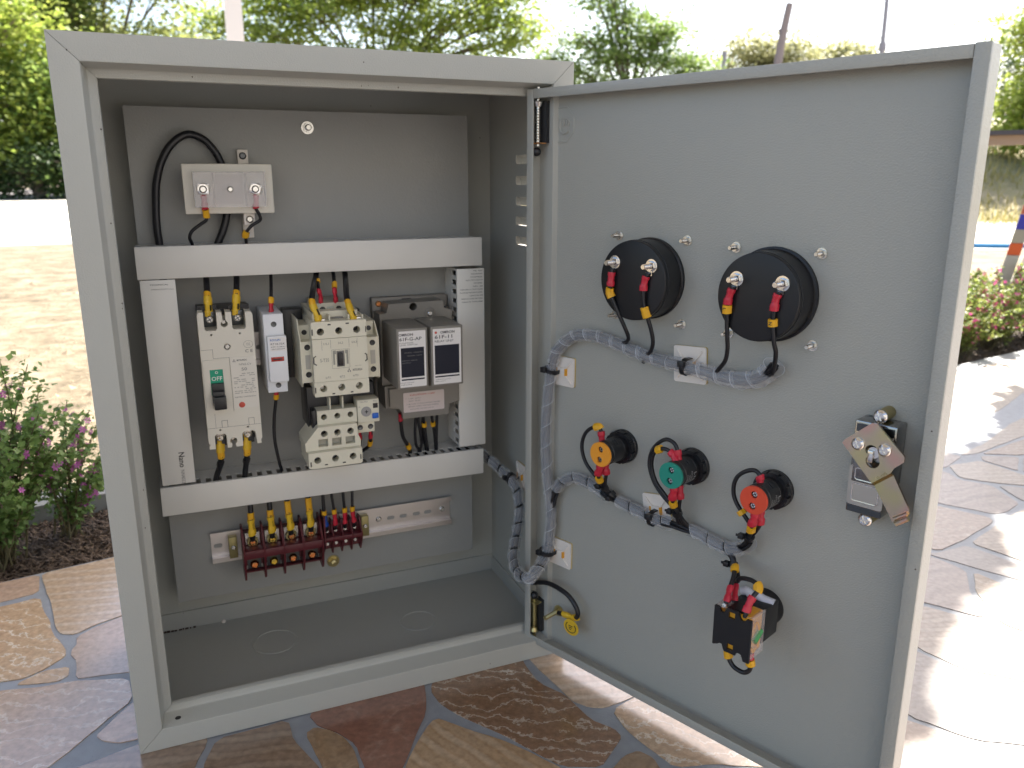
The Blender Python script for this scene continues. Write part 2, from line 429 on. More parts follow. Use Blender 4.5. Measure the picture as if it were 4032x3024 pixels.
# patio slab with its grout bed, and the stones as pieces
PAT = thing('patio_floor', None, None); del_keys = [k for k in ('label','category') if k in PAT]; PAT['kind'] = 'structure'
px0, px1, py0 = -3600, 3400, -4640
slab = S().plate_ax([(px0,py0),(px1,py0),(px1,BACK(px1)),(px0,BACK(px0))], -75, -.9, 'z')
part('grout_bed', slab, G_GROUT, PAT)
def poly_smooth(P, seed, jit=.75):
    r = random.Random(seed); P = [Vector(p) for p in P]; n = len(P); Q = []
    for i in range(n):                       # one corner-cutting pass
        a, b = P[i], P[(i+1) % n]; L = (b-a).length; c = min(.16, 6/max(L,1))
        Q.append(a+(b-a)*c); Q.append(b+(a-b)*c)
    o = []
    for i in range(len(Q)):
        a, b = Q[i], Q[(i+1) % len(Q)]; L = (b-a).length; k = max(1, int(L/11))
        nn = Vector((-(b-a).y,(b-a).x)).normalized() if L > 0 else Vector((0,0))
        ph = r.random()*9
        for j in range(k):
            o.append(tuple(a+(b-a)*j/k+nn*(r.uniform(-jit,jit)*.45+jit*.9*math.sin(ph+j*.9))*(1 if 0 < j else .3)))
    return o
SM = [stone_mat('stone_band_tan', (.42,.27,.145), (.50,.36,.23), (.35,.21,.105), 'band', 1.15),
      stone_mat('stone_band_brown', (.25,.165,.11), (.33,.24,.17), (.18,.115,.075), 'band', .25),
      stone_mat('stone_red', (.20,.085,.055), (.27,.125,.08), (.40,.26,.19), 'blot', .4),
      stone_mat('stone_swirl', (.22,.115,.06), (.30,.175,.10), (.62,.53,.43), 'swirl', .5),
      stone_mat('stone_mauve', (.23,.165,.145), (.33,.245,.21), (.20,.15,.145), 'vein', .1),
      stone_mat('stone_sand', (.36,.245,.145), (.27,.165,.09), (.46,.35,.24), 'blot', 1.0),
      stone_mat('stone_streak', (.27,.165,.13), (.34,.225,.17), (.60,.50,.44), 'swirl', .3),
      stone_mat('stone_band_peach', (.50,.35,.23), (.58,.46,.35), (.44,.30,.20), 'band', .22),
      stone_mat('stone_pale_mauve', (.48,.325,.235), (.54,.395,.295), (.38,.275,.22), 'vein', .1),
      stone_mat('stone_pale_streak', (.46,.32,.235), (.52,.375,.28), (.70,.60,.50), 'swirl', .3),
      stone_mat('stone_pale_grey', (.41,.285,.215), (.47,.35,.275), (.31,.235,.195), 'blot', .3),
      stone_mat('stone_pale_swirl', (.48,.32,.20), (.54,.385,.25), (.72,.63,.52), 'swirl', .7),
      stone_mat('stone_pale_band', (.50,.42,.36), (.56,.49,.43), (.44,.36,.31), 'band', .35),  # pale set: sky sheen on the left floor, put into the colour
      stone_mat('stone_shaded_mauve', (.27,.215,.19), (.32,.265,.235), (.22,.18,.165), 'vein', .1, .42),
      stone_mat('stone_shaded_streak', (.28,.21,.17), (.33,.255,.21), (.42,.36,.31), 'swirl', .3, .42),
      stone_mat('stone_shaded_grey', (.24,.205,.185), (.29,.25,.23), (.20,.17,.16), 'blot', .3, .42),
      stone_mat('stone_shaded_tan', (.29,.22,.165), (.34,.265,.205), (.44,.38,.32), 'swirl', .7, .42),
      stone_mat('stone_shaded_band', (.31,.25,.205), (.36,.30,.25), (.26,.205,.17), 'band', .35, .42)]  # last five: darker copies, open shade at right put into the colour
for m_ in SM[8:13]: m_.node_tree.nodes['Principled BSDF'].inputs['Coat Weight'].default_value = .38
for m_ in SM[13:]: m_.node_tree.nodes['Principled BSDF'].inputs['Coat Weight'].default_value = .12; m_.node_tree.nodes['Principled BSDF'].inputs['Specular IOR Level'].default_value = .5
ST = [  # (material, outline in mm on the floor)
 (7,[(-126,421),(-17,441),(60,452),(60,300),(-13,274),(-26,267),(-52,258),(-73,243),(-88,251),(-95,271),(-102,312),(-117,378)]),
 (4,[(-330,382),(-172,414),(-128,420),(-123,367),(-163,358),(-204,354),(-330,330)]),
 (3,[(-330,320),(-201,340),(-161,345),(-120,353),(-110,309),(-102,286),(-96,254),(-79,214),(-78,199),(-94,182),(-113,171),(-134,173),(-170,177),(-330,185)]),
 (4,[(-70,236),(-52,252),(-26,264),(-10,270),(60,278),(60,146),(1,140),(-14,141),(-47,147),(-64,150),(-66,186),(-72,197),(-73,209),(-69,218)]),
 (5,[(-120,162),(-96,178),(-72,176),(-71,159),(-80,152),(-102,156)]),
 (6,[(-330,172),(-167,162),(-132,156),(-92,147),(-67,146),(-14,130),(-9,89),(-41,52),(-59,30),(-75,13),(-120,-28),(-330,-20)]),
 (6,[(-38,43),(-31,54),(-9,84),(2,88),(50,96),(60,40),(8,28),(-3,24),(-19,25),(-33,35)]),
 (1,[(-68,0),(-52,4),(-2,16),(20,20),(55,18),(56,-6),(42,-40),(22,-70),(-70,-34)]),
 (1,[(64,-4),(128,-1),(129,-34),(138,-59),(145,-79),(146,-152),(56,-114),(50,-40)]),
 (5,[(140,-28),(150,-22),(164,-34),(172,-47),(177,-65),(177,-92),(166,-140),(149,-111),(147,-76)]),
 (2,[(147,-2),(165,8),(262,8),(264,2),(252,-42),(231,-74),(211,-107),(175,-152),(181,-94),(180,-59),(167,-36),(153,-22)]),
 (0,[(258,-52),(274,-72),(307,-109),(339,-160),(358,-199),(330,-232),(179,-168),(218,-99),(235,-76)]),
 (3,[(266,-10),(281,20),(372,20),(372,-42),(388,-70),(393,-112),(407,-133),(408,-145),(394,-156),(372,-172),(340,-158),(310,-103),(279,-57),(268,-32)]),
 (7,[(380,-2),(384,60),(470,70),(520,-20),(468,-94),(438,-100),(414,-102),(401,-96),(389,-79),(385,-39)]),
 (7,[(419,-108),(457,-98),(500,-130),(560,-180),(540,-250),(517,-235),(463,-206),(431,-197),(424,-172),(417,-138)]),
 (5,[(397,-168),(412,-167),(419,-180),(417,-199),(431,-214),(503,-252),(471,-290),(348,-238),(371,-183)]),
 (7,[(1250,330),(1384,290),(1497,323),(1653,389),(1722,408),(1765,390),(1664,325),(1600,322),(1420,284)][1:]),
 (4,[(1416,271),(1474,240),(1404,191),(1397,254)]),
 (5,[(1481,236),(1543,228),(1419,143),(1408,185)]),
 (4,[(1428,279),(1583,308),(1692,325),(1556,240),(1487,247)]),
 (6,[(1314,257),(1390,254),(1393,174),(1400,130),(1380,116),(1348,140),(1314,167),(1281,206)]),
 (4,[(1262,268),(1284,236),(1271,200),(1297,160),(1268,90),(1219,75),(1193,76),(1153,138),(1140,170),(1190,230)]),
 (6,[(1127,158),(1138,133),(1174,71),(1165,57),(1070,30),(1008,18),(985,60),(1040,120)]),
 (5,[(1307,156),(1338,131),(1368,107),(1314,72),(1282,92)]),
 (7,[(1069,18),(1164,49),(1216,64),(1257,72),(1292,55),(1090,-80),(1084,-51)]),
 (4,[(975,40),(992,14),(1056,16),(1070,-58),(1076,-89),(1038,-115),(1032,-88),(1006,-34)]),
 (6,[(965,24),(983,5),(988,-39),(945,-77),(927,-100),(905,-130),(869,-74),(862,-59),(900,-10)]),
 (5,[(995,-44),(1002,-110),(1008,-150),(932,-203),(912,-146),(928,-117),(953,-80)]),
 (7,[(850,-68),(861,-81),(897,-138),(903,-152),(918,-212),(852,-255),(791,-189),(781,-146),(790,-110)]),
 (4,[(766,-130),(775,-150),(785,-192),(841,-262),(766,-312),(706,-276),(676,-226),(690,-180)]),
 (6,[(656,-213),(670,-230),(700,-278),(755,-319),(666,-380),(577,-345),(600,-280),(615,-247)]),
 (5,[(1370,350),(1391,354),(1740,474),(1935,558),(2246,590),(2500,720),(2380,830),(1907,760),(1600,700),(1421,430)]),
 (6,[(1180,330),(1366,324),(1381,284),(1303,252),(1255,274),(1175,212),(1100,230)]),
]
def inside(p, P):
    c = False
    for i in range(len(P)):
        a, b = P[i-1], P[i]
        if (a[1] > p[1]) != (b[1] > p[1]) and p[0] < (b[0]-a[0])*(p[1]-a[1])/(b[1]-a[1])+a[0]: c = not c
    return c
def stone(P, mi, seed):
    Q = poly_smooth(P, seed); r = random.Random(seed)
    s_ = S().plate_ax(Q, -1.5, r.uniform(-.25,.15), 'z')
    o = part('paving_stone', s_, SM[mi], PAT, smooth=0)
PALE = {13:7, 14:11, 15:5, 1:8, 2:11, 3:10, 4:11, 5:9, 6:8, 16:17, 17:13, 18:15, 19:14, 20:17, 21:13, 22:14, 23:15, 24:17, 25:15, 26:13, 27:16, 28:17, 29:15, 30:14, 31:17, 32:13}
for i, (mi, P) in enumerate(ST): stone(P, PALE.get(i, mi), i)
# the rest of the floor: irregular cells between scattered seeds, kept clear of the stones laid above
seeds = []; r = random.Random(3)
for j in range(-14, 10):
    for i in range(-12, 18):
        sx, sy = i*175+r.uniform(-62,62)+(j % 2)*80, j*150+r.uniform(-55,55)
        seeds.append((sx, sy))
man = [P for _, P in ST]
def clip_half(P, n, d):
    o = []
    for i in range(len(P)):
        a, b = P[i-1], P[i]; da = a[0]*n[0]+a[1]*n[1]-d; db = b[0]*n[0]+b[1]*n[1]-d
        if da <= 0: o.append(a)
        if (da < 0) != (db < 0) and da != db:
            t = da/(da-db); o.append((a[0]+(b[0]-a[0])*t, a[1]+(b[1]-a[1])*t))
    # keep order: walk edges a->b
    return o
def clip2(P, n, d):
    o = []
    for i in range(len(P)):
        a, b = P[i], P[(i+1) % len(P)]; da = a[0]*n[0]+a[1]*n[1]-d; db = b[0]*n[0]+b[1]*n[1]-d
        if da <= 0: o.append(a)
        if da*db < 0: t = da/(da-db); o.append((a[0]+(b[0]-a[0])*t, a[1]+(b[1]-a[1])*t))
    return o
cnt = 0
for k, (sx, sy) in enumerate(seeds):
    if sy > BACK(sx)+60 or not(-1500 < sx < 2900) or sy < -1300: continue
    P = [(sx-260,sy-260),(sx+260,sy-260),(sx+260,sy+260),(sx-260,sy+260)]
    for qx, qy in seeds:
        if (qx,qy) == (sx,sy) or abs(qx-sx) > 520 or abs(qy-sy) > 520: continue
        n_ = (qx-sx, qy-sy); Ln = math.hypot(*n_); n_ = (n_[0]/Ln, n_[1]/Ln)
        P = clip2(P, n_, n_[0]*(sx+qx)/2+n_[1]*(sy+qy)/2-4.5)
        if len(P) < 3: break
    if len(P) >= 3: P = clip2(P, (-.1819,.9833), 448*.9833-8)
    if len(P) < 3: continue
    hit = False
    for Q in man:
        if any(inside(p, Q) for p in P) or any(inside(q, P) for q in Q) or inside((sx,sy), Q): 
            # trim the cell against the laid stone's nearest edge
            cx = sum(q[0] for q in Q)/len(Q); cy = sum(q[1] for q in Q)/len(Q)
            n_ = (cx-sx, cy-sy); Ln = math.hypot(*n_)
            if Ln < 40: hit = True; break
            n_ = (n_[0]/Ln, n_[1]/Ln)
            dmin = min(q[0]*n_[0]+q[1]*n_[1] for q in Q)
            P = clip2(P, n_, dmin-6)
            if len(P) < 3: hit = True; break
    if hit or abs(area2(P))/2 < 2200: continue
    stone(P, (13+(k*5+int(sx)) % 5) if sx > 480 else (8+(k*5+int(sx)) % 5) if sx < 20 else (k*5+int(sx)) % 8, 100+k); cnt += 1  # right: copies with painted shade; left: copies with painted sheen
print('filler stones', cnt)

# planting bed behind the patio, kerb, mulch
def band(name, o0, o1, x0, x1, z0, z1, m, n=40, bumpy=0):
    s_ = S(); v = []; rr = random.Random(5)
    s_.plate_ax([(x0,BACK(x0)+o0),(x1,BACK(x1)+o0),(x1,BACK(x1)+o1),(x0,BACK(x0)+o1)], z0, z1, 'z')
    o = bpy.data.objects.new(name, make_mesh(name, s_, m)); COL.objects.link(o); o['kind'] = 'structure'; return o
band('planting_bed', 2, 262, -2500, 1400, -60, -34, G_SOIL)
band('planting_bed', 2, 560, 1402, 3600, -60, -34, G_SOIL)
kb = single('concrete_kerb', S().plate_ax([(-2500,BACK(-2500)+264),(1396,BACK(1396)+264),(1396,BACK(1396)+330),(-2500,BACK(-2500)+330)], -58, -2, 'z').box(-.1,.1,0,.1,-50,-49), G_CONC,
       'weathered grey concrete kerb behind the mulch of the flower bed at left', 'kerb')
# dry mulch: thousands of chips and twigs
ms = S(); rr = random.Random(11)
def chips(n, xr, off, zb, L0, L1):
    for _ in range(n):
        x = rr.uniform(*xr); y = BACK(x)+rr.uniform(*off); z = zb+rr.uniform(0,9)
        a = rr.uniform(0,2*PI); t = rr.uniform(-.5,.5); L_ = rr.uniform(L0,L1); wd = rr.uniform(.8,2.4)
        d = Vector((math.cos(a)*math.cos(t), math.sin(a)*math.cos(t), math.sin(t)))*L_; sd_ = Vector((-math.sin(a),math.cos(a),rr.uniform(-.5,.5)))*wd
        c = Vector((x,y,z+abs(d.z)*.5)); up = Vector((0,0,wd*.5))
        ms.add([c-d*.5-sd_, c-d*.5+sd_, c+d*.5+sd_*.6, c+d*.5-sd_*.6, c+up], [(0,1,4),(1,2,4),(2,3,4),(3,0,4)])
chips(15000, (-560,60), (0,255), -36, 7, 22)
chips(2500, (1750,3000), (0,300), -36, 12, 40)
M_CHIP = mat('mulch_chips', (.17,.115,.075), .85, var=(120,1,(.05,.032,.022)))
o = bpy.data.objects.new('mulch_litter', make_mesh('mulch_litter', ms, M_CHIP)); COL.objects.link(o)
tag(o, 'dry brown leaf and twig mulch covering the flower bed', 'mulch', kind='stuff')
# dry litter and stones on the sand behind the bed
ls = S(); rr = random.Random(12)
for _ in range(9000):
    d = 1.35*math.exp(rr.uniform(0,1.9)); a = rr.uniform(-.62,1.15)
    x, y = (.067+math.sin(a)*d)*1000, (-.695+math.cos(a)*d)*1000
    if y < BACK(x)+345 or (x > 1400 and y < BACK(x)+565): continue
    sz = rr.uniform(3,11)*(1 if rr.random() < .93 else 2.6); b = rr.uniform(0,2*PI)
    v = [(x+sz*math.cos(b+k*2*PI/5)*rr.uniform(.7,1.3), y+sz*.8*math.sin(b+k*2*PI/5), -61) for k in range(5)]+[(x,y,-60+sz*rr.uniform(.25,.6))]
    ls.add(v, [(k,(k+1)%5,5) for k in range(5)])
o = bpy.data.objects.new('sand_litter', make_mesh('sand_litter', ls, mat('litter', (.38,.30,.20), .9, var=(4,1,(.20,.15,.10))))); COL.objects.link(o)
tag(o, 'small stones and dry litter scattered over the sand beyond the bed', 'litter', kind='stuff')

# unseen roof, added and shaped so that its shade covers the cabinet
M_ROOF = mat('roof_sheet', (.50,.49,.46), .6)
RF = thing('unseen_shade_roof', 'flat pale roof added out of view to shade the cabinet', 'roof', (0,0,2600))
part('roof_sheet', S().plate_ax([(-2600,950),(2330,2070),(2420,-2600),(-2600,-2600)], 2600, 2650, 'z'), M_ROOF, RF)
HW = thing('unseen_blocking_wall', 'unseen wall added behind the viewer to cut the light from the front', 'wall', (0,-4700,0))  # added out of view to darken the cabinet interior
part('wall', S().box(-3600,3400,-4760,-4640,-60,2600), mat('wall_render', (.38,.37,.35), .8, bump=(40,.6,.003)), HW)
part('skirting', S().box(-3600,3400,-4640,-4622,0,120), mat('skirting', (.16,.12,.10), .6), HW)
for x, y in ((-2500,880),(2330,-2450)):
    part('post', S().box(x-45,x+45,y-45,y+45,0,2600), M_LAB, RF)

# ================================================================== THE CABINET
W_, H_, D_ = 420.0, 600.0, 208.0
CAB = thing('control_cabinet', 'open light grey steel control cabinet standing on the stone floor', 'electrical cabinet', (210,100,0))
body = S(); t_ = 1.2
body.box(0,W_,D_,D_+t_,0,H_)                                   # back
body.box(0,t_,.6,D_,0,H_); body.box(0+t_,W_-t_,.6,D_,H_-t_,H_); body.box(t_,W_-t_,.6,D_,0,t_)
LZ = [517,495.5,474,453,432]                                   # louvres in the right wall
lou = [rect(62,131,z-4.5,z+4.5,2) for z in LZ]
body.plate_ax(rect(.6,D_,0,H_), W_-t_, W_, 'x', lou)
body.box(t_,W_-t_,D_-2.4,D_,t_,22)                             # folded upstand along the back of the floor
body.box(W_-3.2,W_-t_,20,D_-2.4,t_,20)
BODY = part('body', body, M_POWDER, CAB)
for x in (100.0,):
    pass
for cx, cy, r in ((133.5,138,23.5),(291.5,119,20.5)):
    ko = S(); ko.tube([(cx+r*math.cos(a), cy+r*math.sin(a), t_+.1) for a in [2*PI*i/40 for i in range(38)]], .75, n=8, sm=0)
    part('knockout_ring', ko, M_POWDER, BODY)
for z in LZ:
    h = S(); pr = [(0,5.2),(2.2,5.0),(4.6,3.2),(6.0,.4),(6.4,-4.8)]
    v = []; f = []
    for x, dz in pr:
        for y in (60,63,130,133): v.append((W_-.3+x, y, z+dz))
    for i in range(len(pr)-1):
        for k in range(3): a = i*4+k; f += [(a,a+1,a+5,a+4)]
    v2 = len(v); v += [(W_-.3,60,z-4.8),(W_-.3,133,z-4.8)]
    f += [(0,4,8,12,16,v2),(3,7,11,15,19,v2+1)]
    part('louvre', h.add(v, f), M_POWDER, CAB)
A_, B_, Y1 = 20.3, 29.0, 21.4
def frame_piece(side):
    s_ = S(); g = .22
    def prof(t0):   # cross-section (inset from the outer edge, depth)
        return [(0,1.2),(0,.35),(.35,0),(A_-1.1,0),(A_-.4,.3),(A_,1.1),(A_+1.6,Y1-1.3),(A_+2.3,Y1-.4),(A_+3.2,Y1),(B_-.4,Y1),(B_,Y1+.5),(B_,Y1+6),(B_-1.1,Y1+6),(B_-1.1,Y1+1.2),(A_+1.2,Y1+1.2),(A_-1,1.3)]
    P = prof(0); n = len(P); v = []
    for e in (0,1):
        for a, d in P:
            if side == 'top': q = ((a+g) if e == 0 else W_-a-g, d, H_-a)
            if side == 'bottom': q = ((a+g) if e == 0 else W_-a-g, d, a)
            if side == 'left': q = (a, d, (a+g) if e == 0 else H_-a-g)
            if side == 'right': q = (W_-a, d, (a+g) if e == 0 else H_-a-g)
            v.append(q)
    f = []
    for i in range(n):
        j = (i+1) % n; q = (i,j,n+j,n+i)
        f.append(q if side in ('left','top') else q[::-1])
    f += [tuple(range(n)), tuple(range(n,2*n))[::-1]]
    return s_.add(v, f)
for sd_ in ('top','bottom','left','right'): part('frame_rail', frame_piece(sd_), M_POWDER, CAB, smooth=40)
part('drain_hole', S().cyl((31,13,20.5),(31,13,21.6),2.6,n=16) if False else S().lathe((33.5,10.5,A_+.75),(0,0,1),[(0,.05),(2.6,.05),(2.6,.25),(0,.25)],16), M_INK, CAB)
# chips in the paint, a drip of filler and rust on the back seam
ch = S(); rr = random.Random(6)
for x, y, z in ((27.8,Y1-.06,534.1),(26.8,Y1-.06,463.4),(28.0,Y1-.06,400.2),(27.6,Y1-.06,396.1),(27,Y1-.06,240),(24.8,Y1-.06,205.3),(96.5,Y1-.06,574.8),(12.9,-.06,587.1),(230,Y1-.06,573.5),(236,Y1-.06,574),(262,Y1-.06,573.6)):
    r_ = rr.uniform(.3,.75); ch.plate([(x+r_*rr.uniform(.5,1.1)*math.cos(k*.9), z+r_*1.5*rr.uniform(.5,1.1)*math.sin(k*.9)) for k in range(7)], y-.03, y)
for k in range(9): x = 20+k*3.8+rr.uniform(-1,1); ch.box(x,x+rr.uniform(1.2,3.6),D_-5.0,D_-2.35,t_,t_+rr.uniform(.5,1.3))
part('paint_chips', ch, mat('chip_rust', (.06,.035,.025), .8), BODY, smooth=0, kind='stuff')
part('filler_drip', S().lathe((83.8,D_-4.2,t_),(0,0,1),[(2.6,0),(2.2,1.2),(1.2,2.4),(0,2.8)],12), M_NYLON, BODY)
# mounting plate
MP = S(); MP.plate(rect(39.7,377.8,53,563), 169.2, 171.2)
mplate = part('mounting_plate', MP, M_PLATE, CAB)
for x, z in ((50,553),(367,553),(50,63),(367,63)): part('standoff', S().cyl((x,171,z),(x,D_,z),5,n=12), M_STEEL, mplate)
def nut_set(parent, x, y, z, r=5.5, name='nut', m=M_STEEL, stud=8, studr=2.8, d=(0,-1,0)):
    s_ = S(); p = Vector((x,y,z)); dd = Vector(d)
    s_.cyl(p, p+dd*1.2, r*1.35, n=24); s_.hexn(p+dd*1.2, d, r, r*.75); s_.cyl(p+dd*.5, p+dd*stud, studr, studr*.82, n=14)
    for k in range(int((stud-r*.75-1.5)/1.1)):
        s_.lathe(p+dd*(r*.75+1.6+k*1.1), d, [(studr*.9,0),(studr*1.12,.35),(studr*.9,.7)], 14)
    return part(name, s_, m, parent)
nut_set(mplate, 206.7,169,547, 4.6, stud=9); nut_set(mplate, 206.8,169,70.5, 5.2, stud=10, m=M_ZY)

# ---- door, hung at the right and swung open
door = bpy.data.objects.new('door', None)
DW, ZT, ZB, PT = 379.3, 576.0, 16.5, 19.0
def door_body():
    s_ = S()
    s_.box(0,DW,17,PT,ZB,ZT)                                   # skin
    L_ = 8.2; R_ = 9.0; g = .25
    # folded edges: flange (depth) and return lip (facing the cabinet)
    s_.box(0,1.2,1.2,17,ZB,ZT); s_.box(DW-1.2,DW,1.2,17,ZB,ZT)
    s_.box(1.2,DW-1.2,1.2,17,ZT-1.2,ZT); s_.box(1.2,DW-1.2,1.2,17,ZB,ZB+1.2)
    return s_
ds = door_body()
door = bpy.data.objects.new('door', make_mesh('door', ds, M_DOORP)); COL.objects.link(door); door.parent = CAB
door.matrix_local = Matrix.Translation((-.210,-.100,0)) @ FR['D']
ORIG[door.name] = (0,0,0)
lip = S(); lip.box(0,8.0,0,1.2,ZB,ZT-.4,.3); part('door_lip', lip, M_DOORP, door)
lip = S(); lip.box(DW-9.4,DW,-.5,1.2,ZB,ZT+.6,.5); part('door_lip', lip, M_DOORP, door)
lip = S(); lip.box(8.3,DW-9.8,0,1.2,ZT-8.2,ZT,.35); part('door_lip', lip, M_DOORP, door)
lip = S(); lip.box(8.3,DW-9.8,0,1.2,ZB,ZB+8.2,.35); part('door_lip', lip, M_DOORP, door)
# pressed maker's octagon with its letters
oc = S(); P8 = [(28.6+14.6*math.cos(PI/8+k*PI/4), 17, 544.7+16.2*math.sin(PI/8+k*PI/4)) for k in range(9)]
for k in range(8): oc.tube([P8[k],P8[k+1]], .8, n=8, sm=0)
LG = oc
LG.tube([(22.6,16.5,549),(22.6,16.5,541),(21.6,16.5,538.6),(19.6,16.5,538.4)], 1.0, n=8, sm=4)
LG.tube([(26.6,16.5,549.6),(26.6,16.5,541.5),(28.6,16.5,538.2),(32,16.5,537.2),(36,16.5,539.2)], 1.0, n=8, sm=4)
for k in range(3): LG.tube([(29.6+k*2.9,16.5,550.4-.3*k),(31.5+k*2.9,16.5,547),(30+k*2.9,16.5,543.6)], .7, n=6, sm=3)
part('pressed_emblem', LG, M_DOORP, door, kind='stuff')
# spring hinge pins
def hinge(zt, zb, knob, up):
    s_ = S(); s_.box(2.5,15.5,9.5,16.8,min(zt,zb),max(zt,zb)); part('hinge_pocket', s_, M_INK, door)
    s_ = S(); s_.cyl((8.6,6,zt+up*12),(8.6,6,zb-up*3),1.9,n=14); part('hinge_pin', s_, M_ZY if up < 0 else M_STEEL, door)
    s_ = S(); n = 13; P = []
    for i in range(n*10+1):
        a = 2*PI*i/10; P.append((8.6+2.9*math.cos(a), 6+2.9*math.sin(a), zt-up*5-(zt-zb-up*5)*i/(n*10)))
    s_.tube(P, .45, n=5, sm=0); part('hinge_spring', s_, M_STEEL if up > 0 else M_ZY, door)
    s_ = S(); s_.box(1.6,15.8,1.4,9.4,zb-1.2,zb); part('hinge_bracket', s_, M_GOLD if up > 0 else M_ZY, door)
    s_ = S(); s_.lathe((8.6,6,zt+up*0),(0,0,-up),[(0,0),(4.2,0),(4.6,1),(3.4,5),(0,5)],14); part('hinge_collar', s_, M_STEEL if up > 0 else M_ZY, door)
    s_ = S(); r = 4.2; s_.lathe(knob,(0,0,-up),[(0,-4.2),(2.3,-3.5),(3.7,-2),(4.2,0),(3.7,2),(2.3,3.5),(0,4.2)],18); part('hinge_knob', s_, M_BLACK, door)
hinge(566, 529.5, (8.0,5,521.5), 1)
hinge(26.5, 62.5, (9.5,5,69.5), -1)

# ---- lock on the door: die-cast housing, turned cam, four screws
lk = S(); lk.box(325,354,-2,17,287,333,1.2); lk.box(327,352,-3.4,-2,288,331,.5); lk.box(324.6,349.6,-2,17,264,287,1.2)
LOCK = part('lock_housing', lk, mat('nickel_dark', (.33,.32,.31), .16, 1.0), door)
lf = S(); lf.plate(rect(325.3,350.3,270.5,300,2), -3.3, -1.9); 
LK2 = part('lock_cover', lf, mat('nickel_satin', (.50,.47,.43), .42, 1.0), door)
lf2 = S()
for q in (rect(328.4,346.8,274,287,1.6),rect(329.5,346.8,290,298.5,1.6)):
    lf2.tube([(a,-3.4,b) for a, b in q+[q[0]]], .45, n=6, sm=0)
part('lock_cover_rib', lf2, M_CHROME, door)
part('lock_slot', S().box(326,349.5,-2.3,-1.9,264.8,269.3), M_DARKST, door); part('lock_slot', S().box(327,352.6,-3.6,-3.3,325.5,331.2), M_DARKST, door)
for x, z in ((340.8,337.8),(338.6,259.8)):
    s_ = S(); s_.cyl((x,16.9,z),(x,1,z),4.6,n=20); part('lock_boss', s_, M_OLIVE, door)
    part('lock_screw', S().screw((x,1,z),(0,-1,0),4.9), M_CHROME, door)
CAMO = [(321,317),(322.3,319.3),(339.8,335.3),(343.3,335.6),(363.4,316.8),(363.6,313),(357.4,306.8),(355.8,302.3),(344.6,292.6),(344,289.3),(343.6,290.6)]
cam_out = [(321,317),(322.3,319.4),(339.8,335.4),(343.3,335.6),(363.4,316.8),(363.6,313),(357.6,307),(355.9,303.2),(344.2,292.6)]
hole = circ(341.6,315.5,4.4,16,0.2,PI*1.05)+[(338.2,313.6),(339.8,312.6)]+circ(343.2,308.4,4.8,14,PI*.93,PI*2.22)
s_ = S().plate(cam_out, -11.2, -9.2, [hole])
s_.add([(355.9,-11.2,303.2),(344.2,-11.2,292.6),(344.4,-6.4,289.8),(356.4,-6.4,300.4),(355.9,-9.2,303.2),(344.2,-9.2,292.6),(344.4,-4.4,289.8),(356.4,-4.4,300.4)],
       [(0,3,2,1),(4,5,6,7),(0,4,7,3),(1,2,6,5)])
s_.plate([(344.4,289.8),(356.4,300.4),(368.6,279.5),(369.6,276.4),(368.4,272.5),(361.6,266.6),(359.2,267.2)], -6.4, -4.4)
s_.tube([(360.4,-6.6,269.8),(368.6,-6.6,276.2)], 1.7, n=10, sm=0)
s_.tube([(362.2,-8.2,267.2),(369.6,-8.2,273.4)], 2.1, n=10, sm=0)
part('lock_cam', s_, M_CAM, door)
dc = S()
for x, z in ((374.8,335.1),(376.3,235)): dc.plate([(x-.6,z-.5),(x+.5,z-.6),(x+.6,z+.2),(x-.1,z+.6)], -.56, -.5)
part('paint_chips', dc, MAT['chip_rust'], door, smooth=0, kind='stuff')
part('lock_tongue', S().box(338.5,342.6,-10.2,-3.4,306.6,315.4,.6).cyl((342,-8,313.6),(342,-3.3,313.6),4.1), M_CHROME, door)
for x, z in ((332.2,318.8),(350.3,318.4)): part('lock_screw', S().screw((x,-11.2,z),(0,-1,0),4.4), M_CHROME, door)
part('cam_marking', text_shape('G-105', 350.3, 299.8, -11.32, 2.0, 8, rot=.73), M_OLIVE, door)

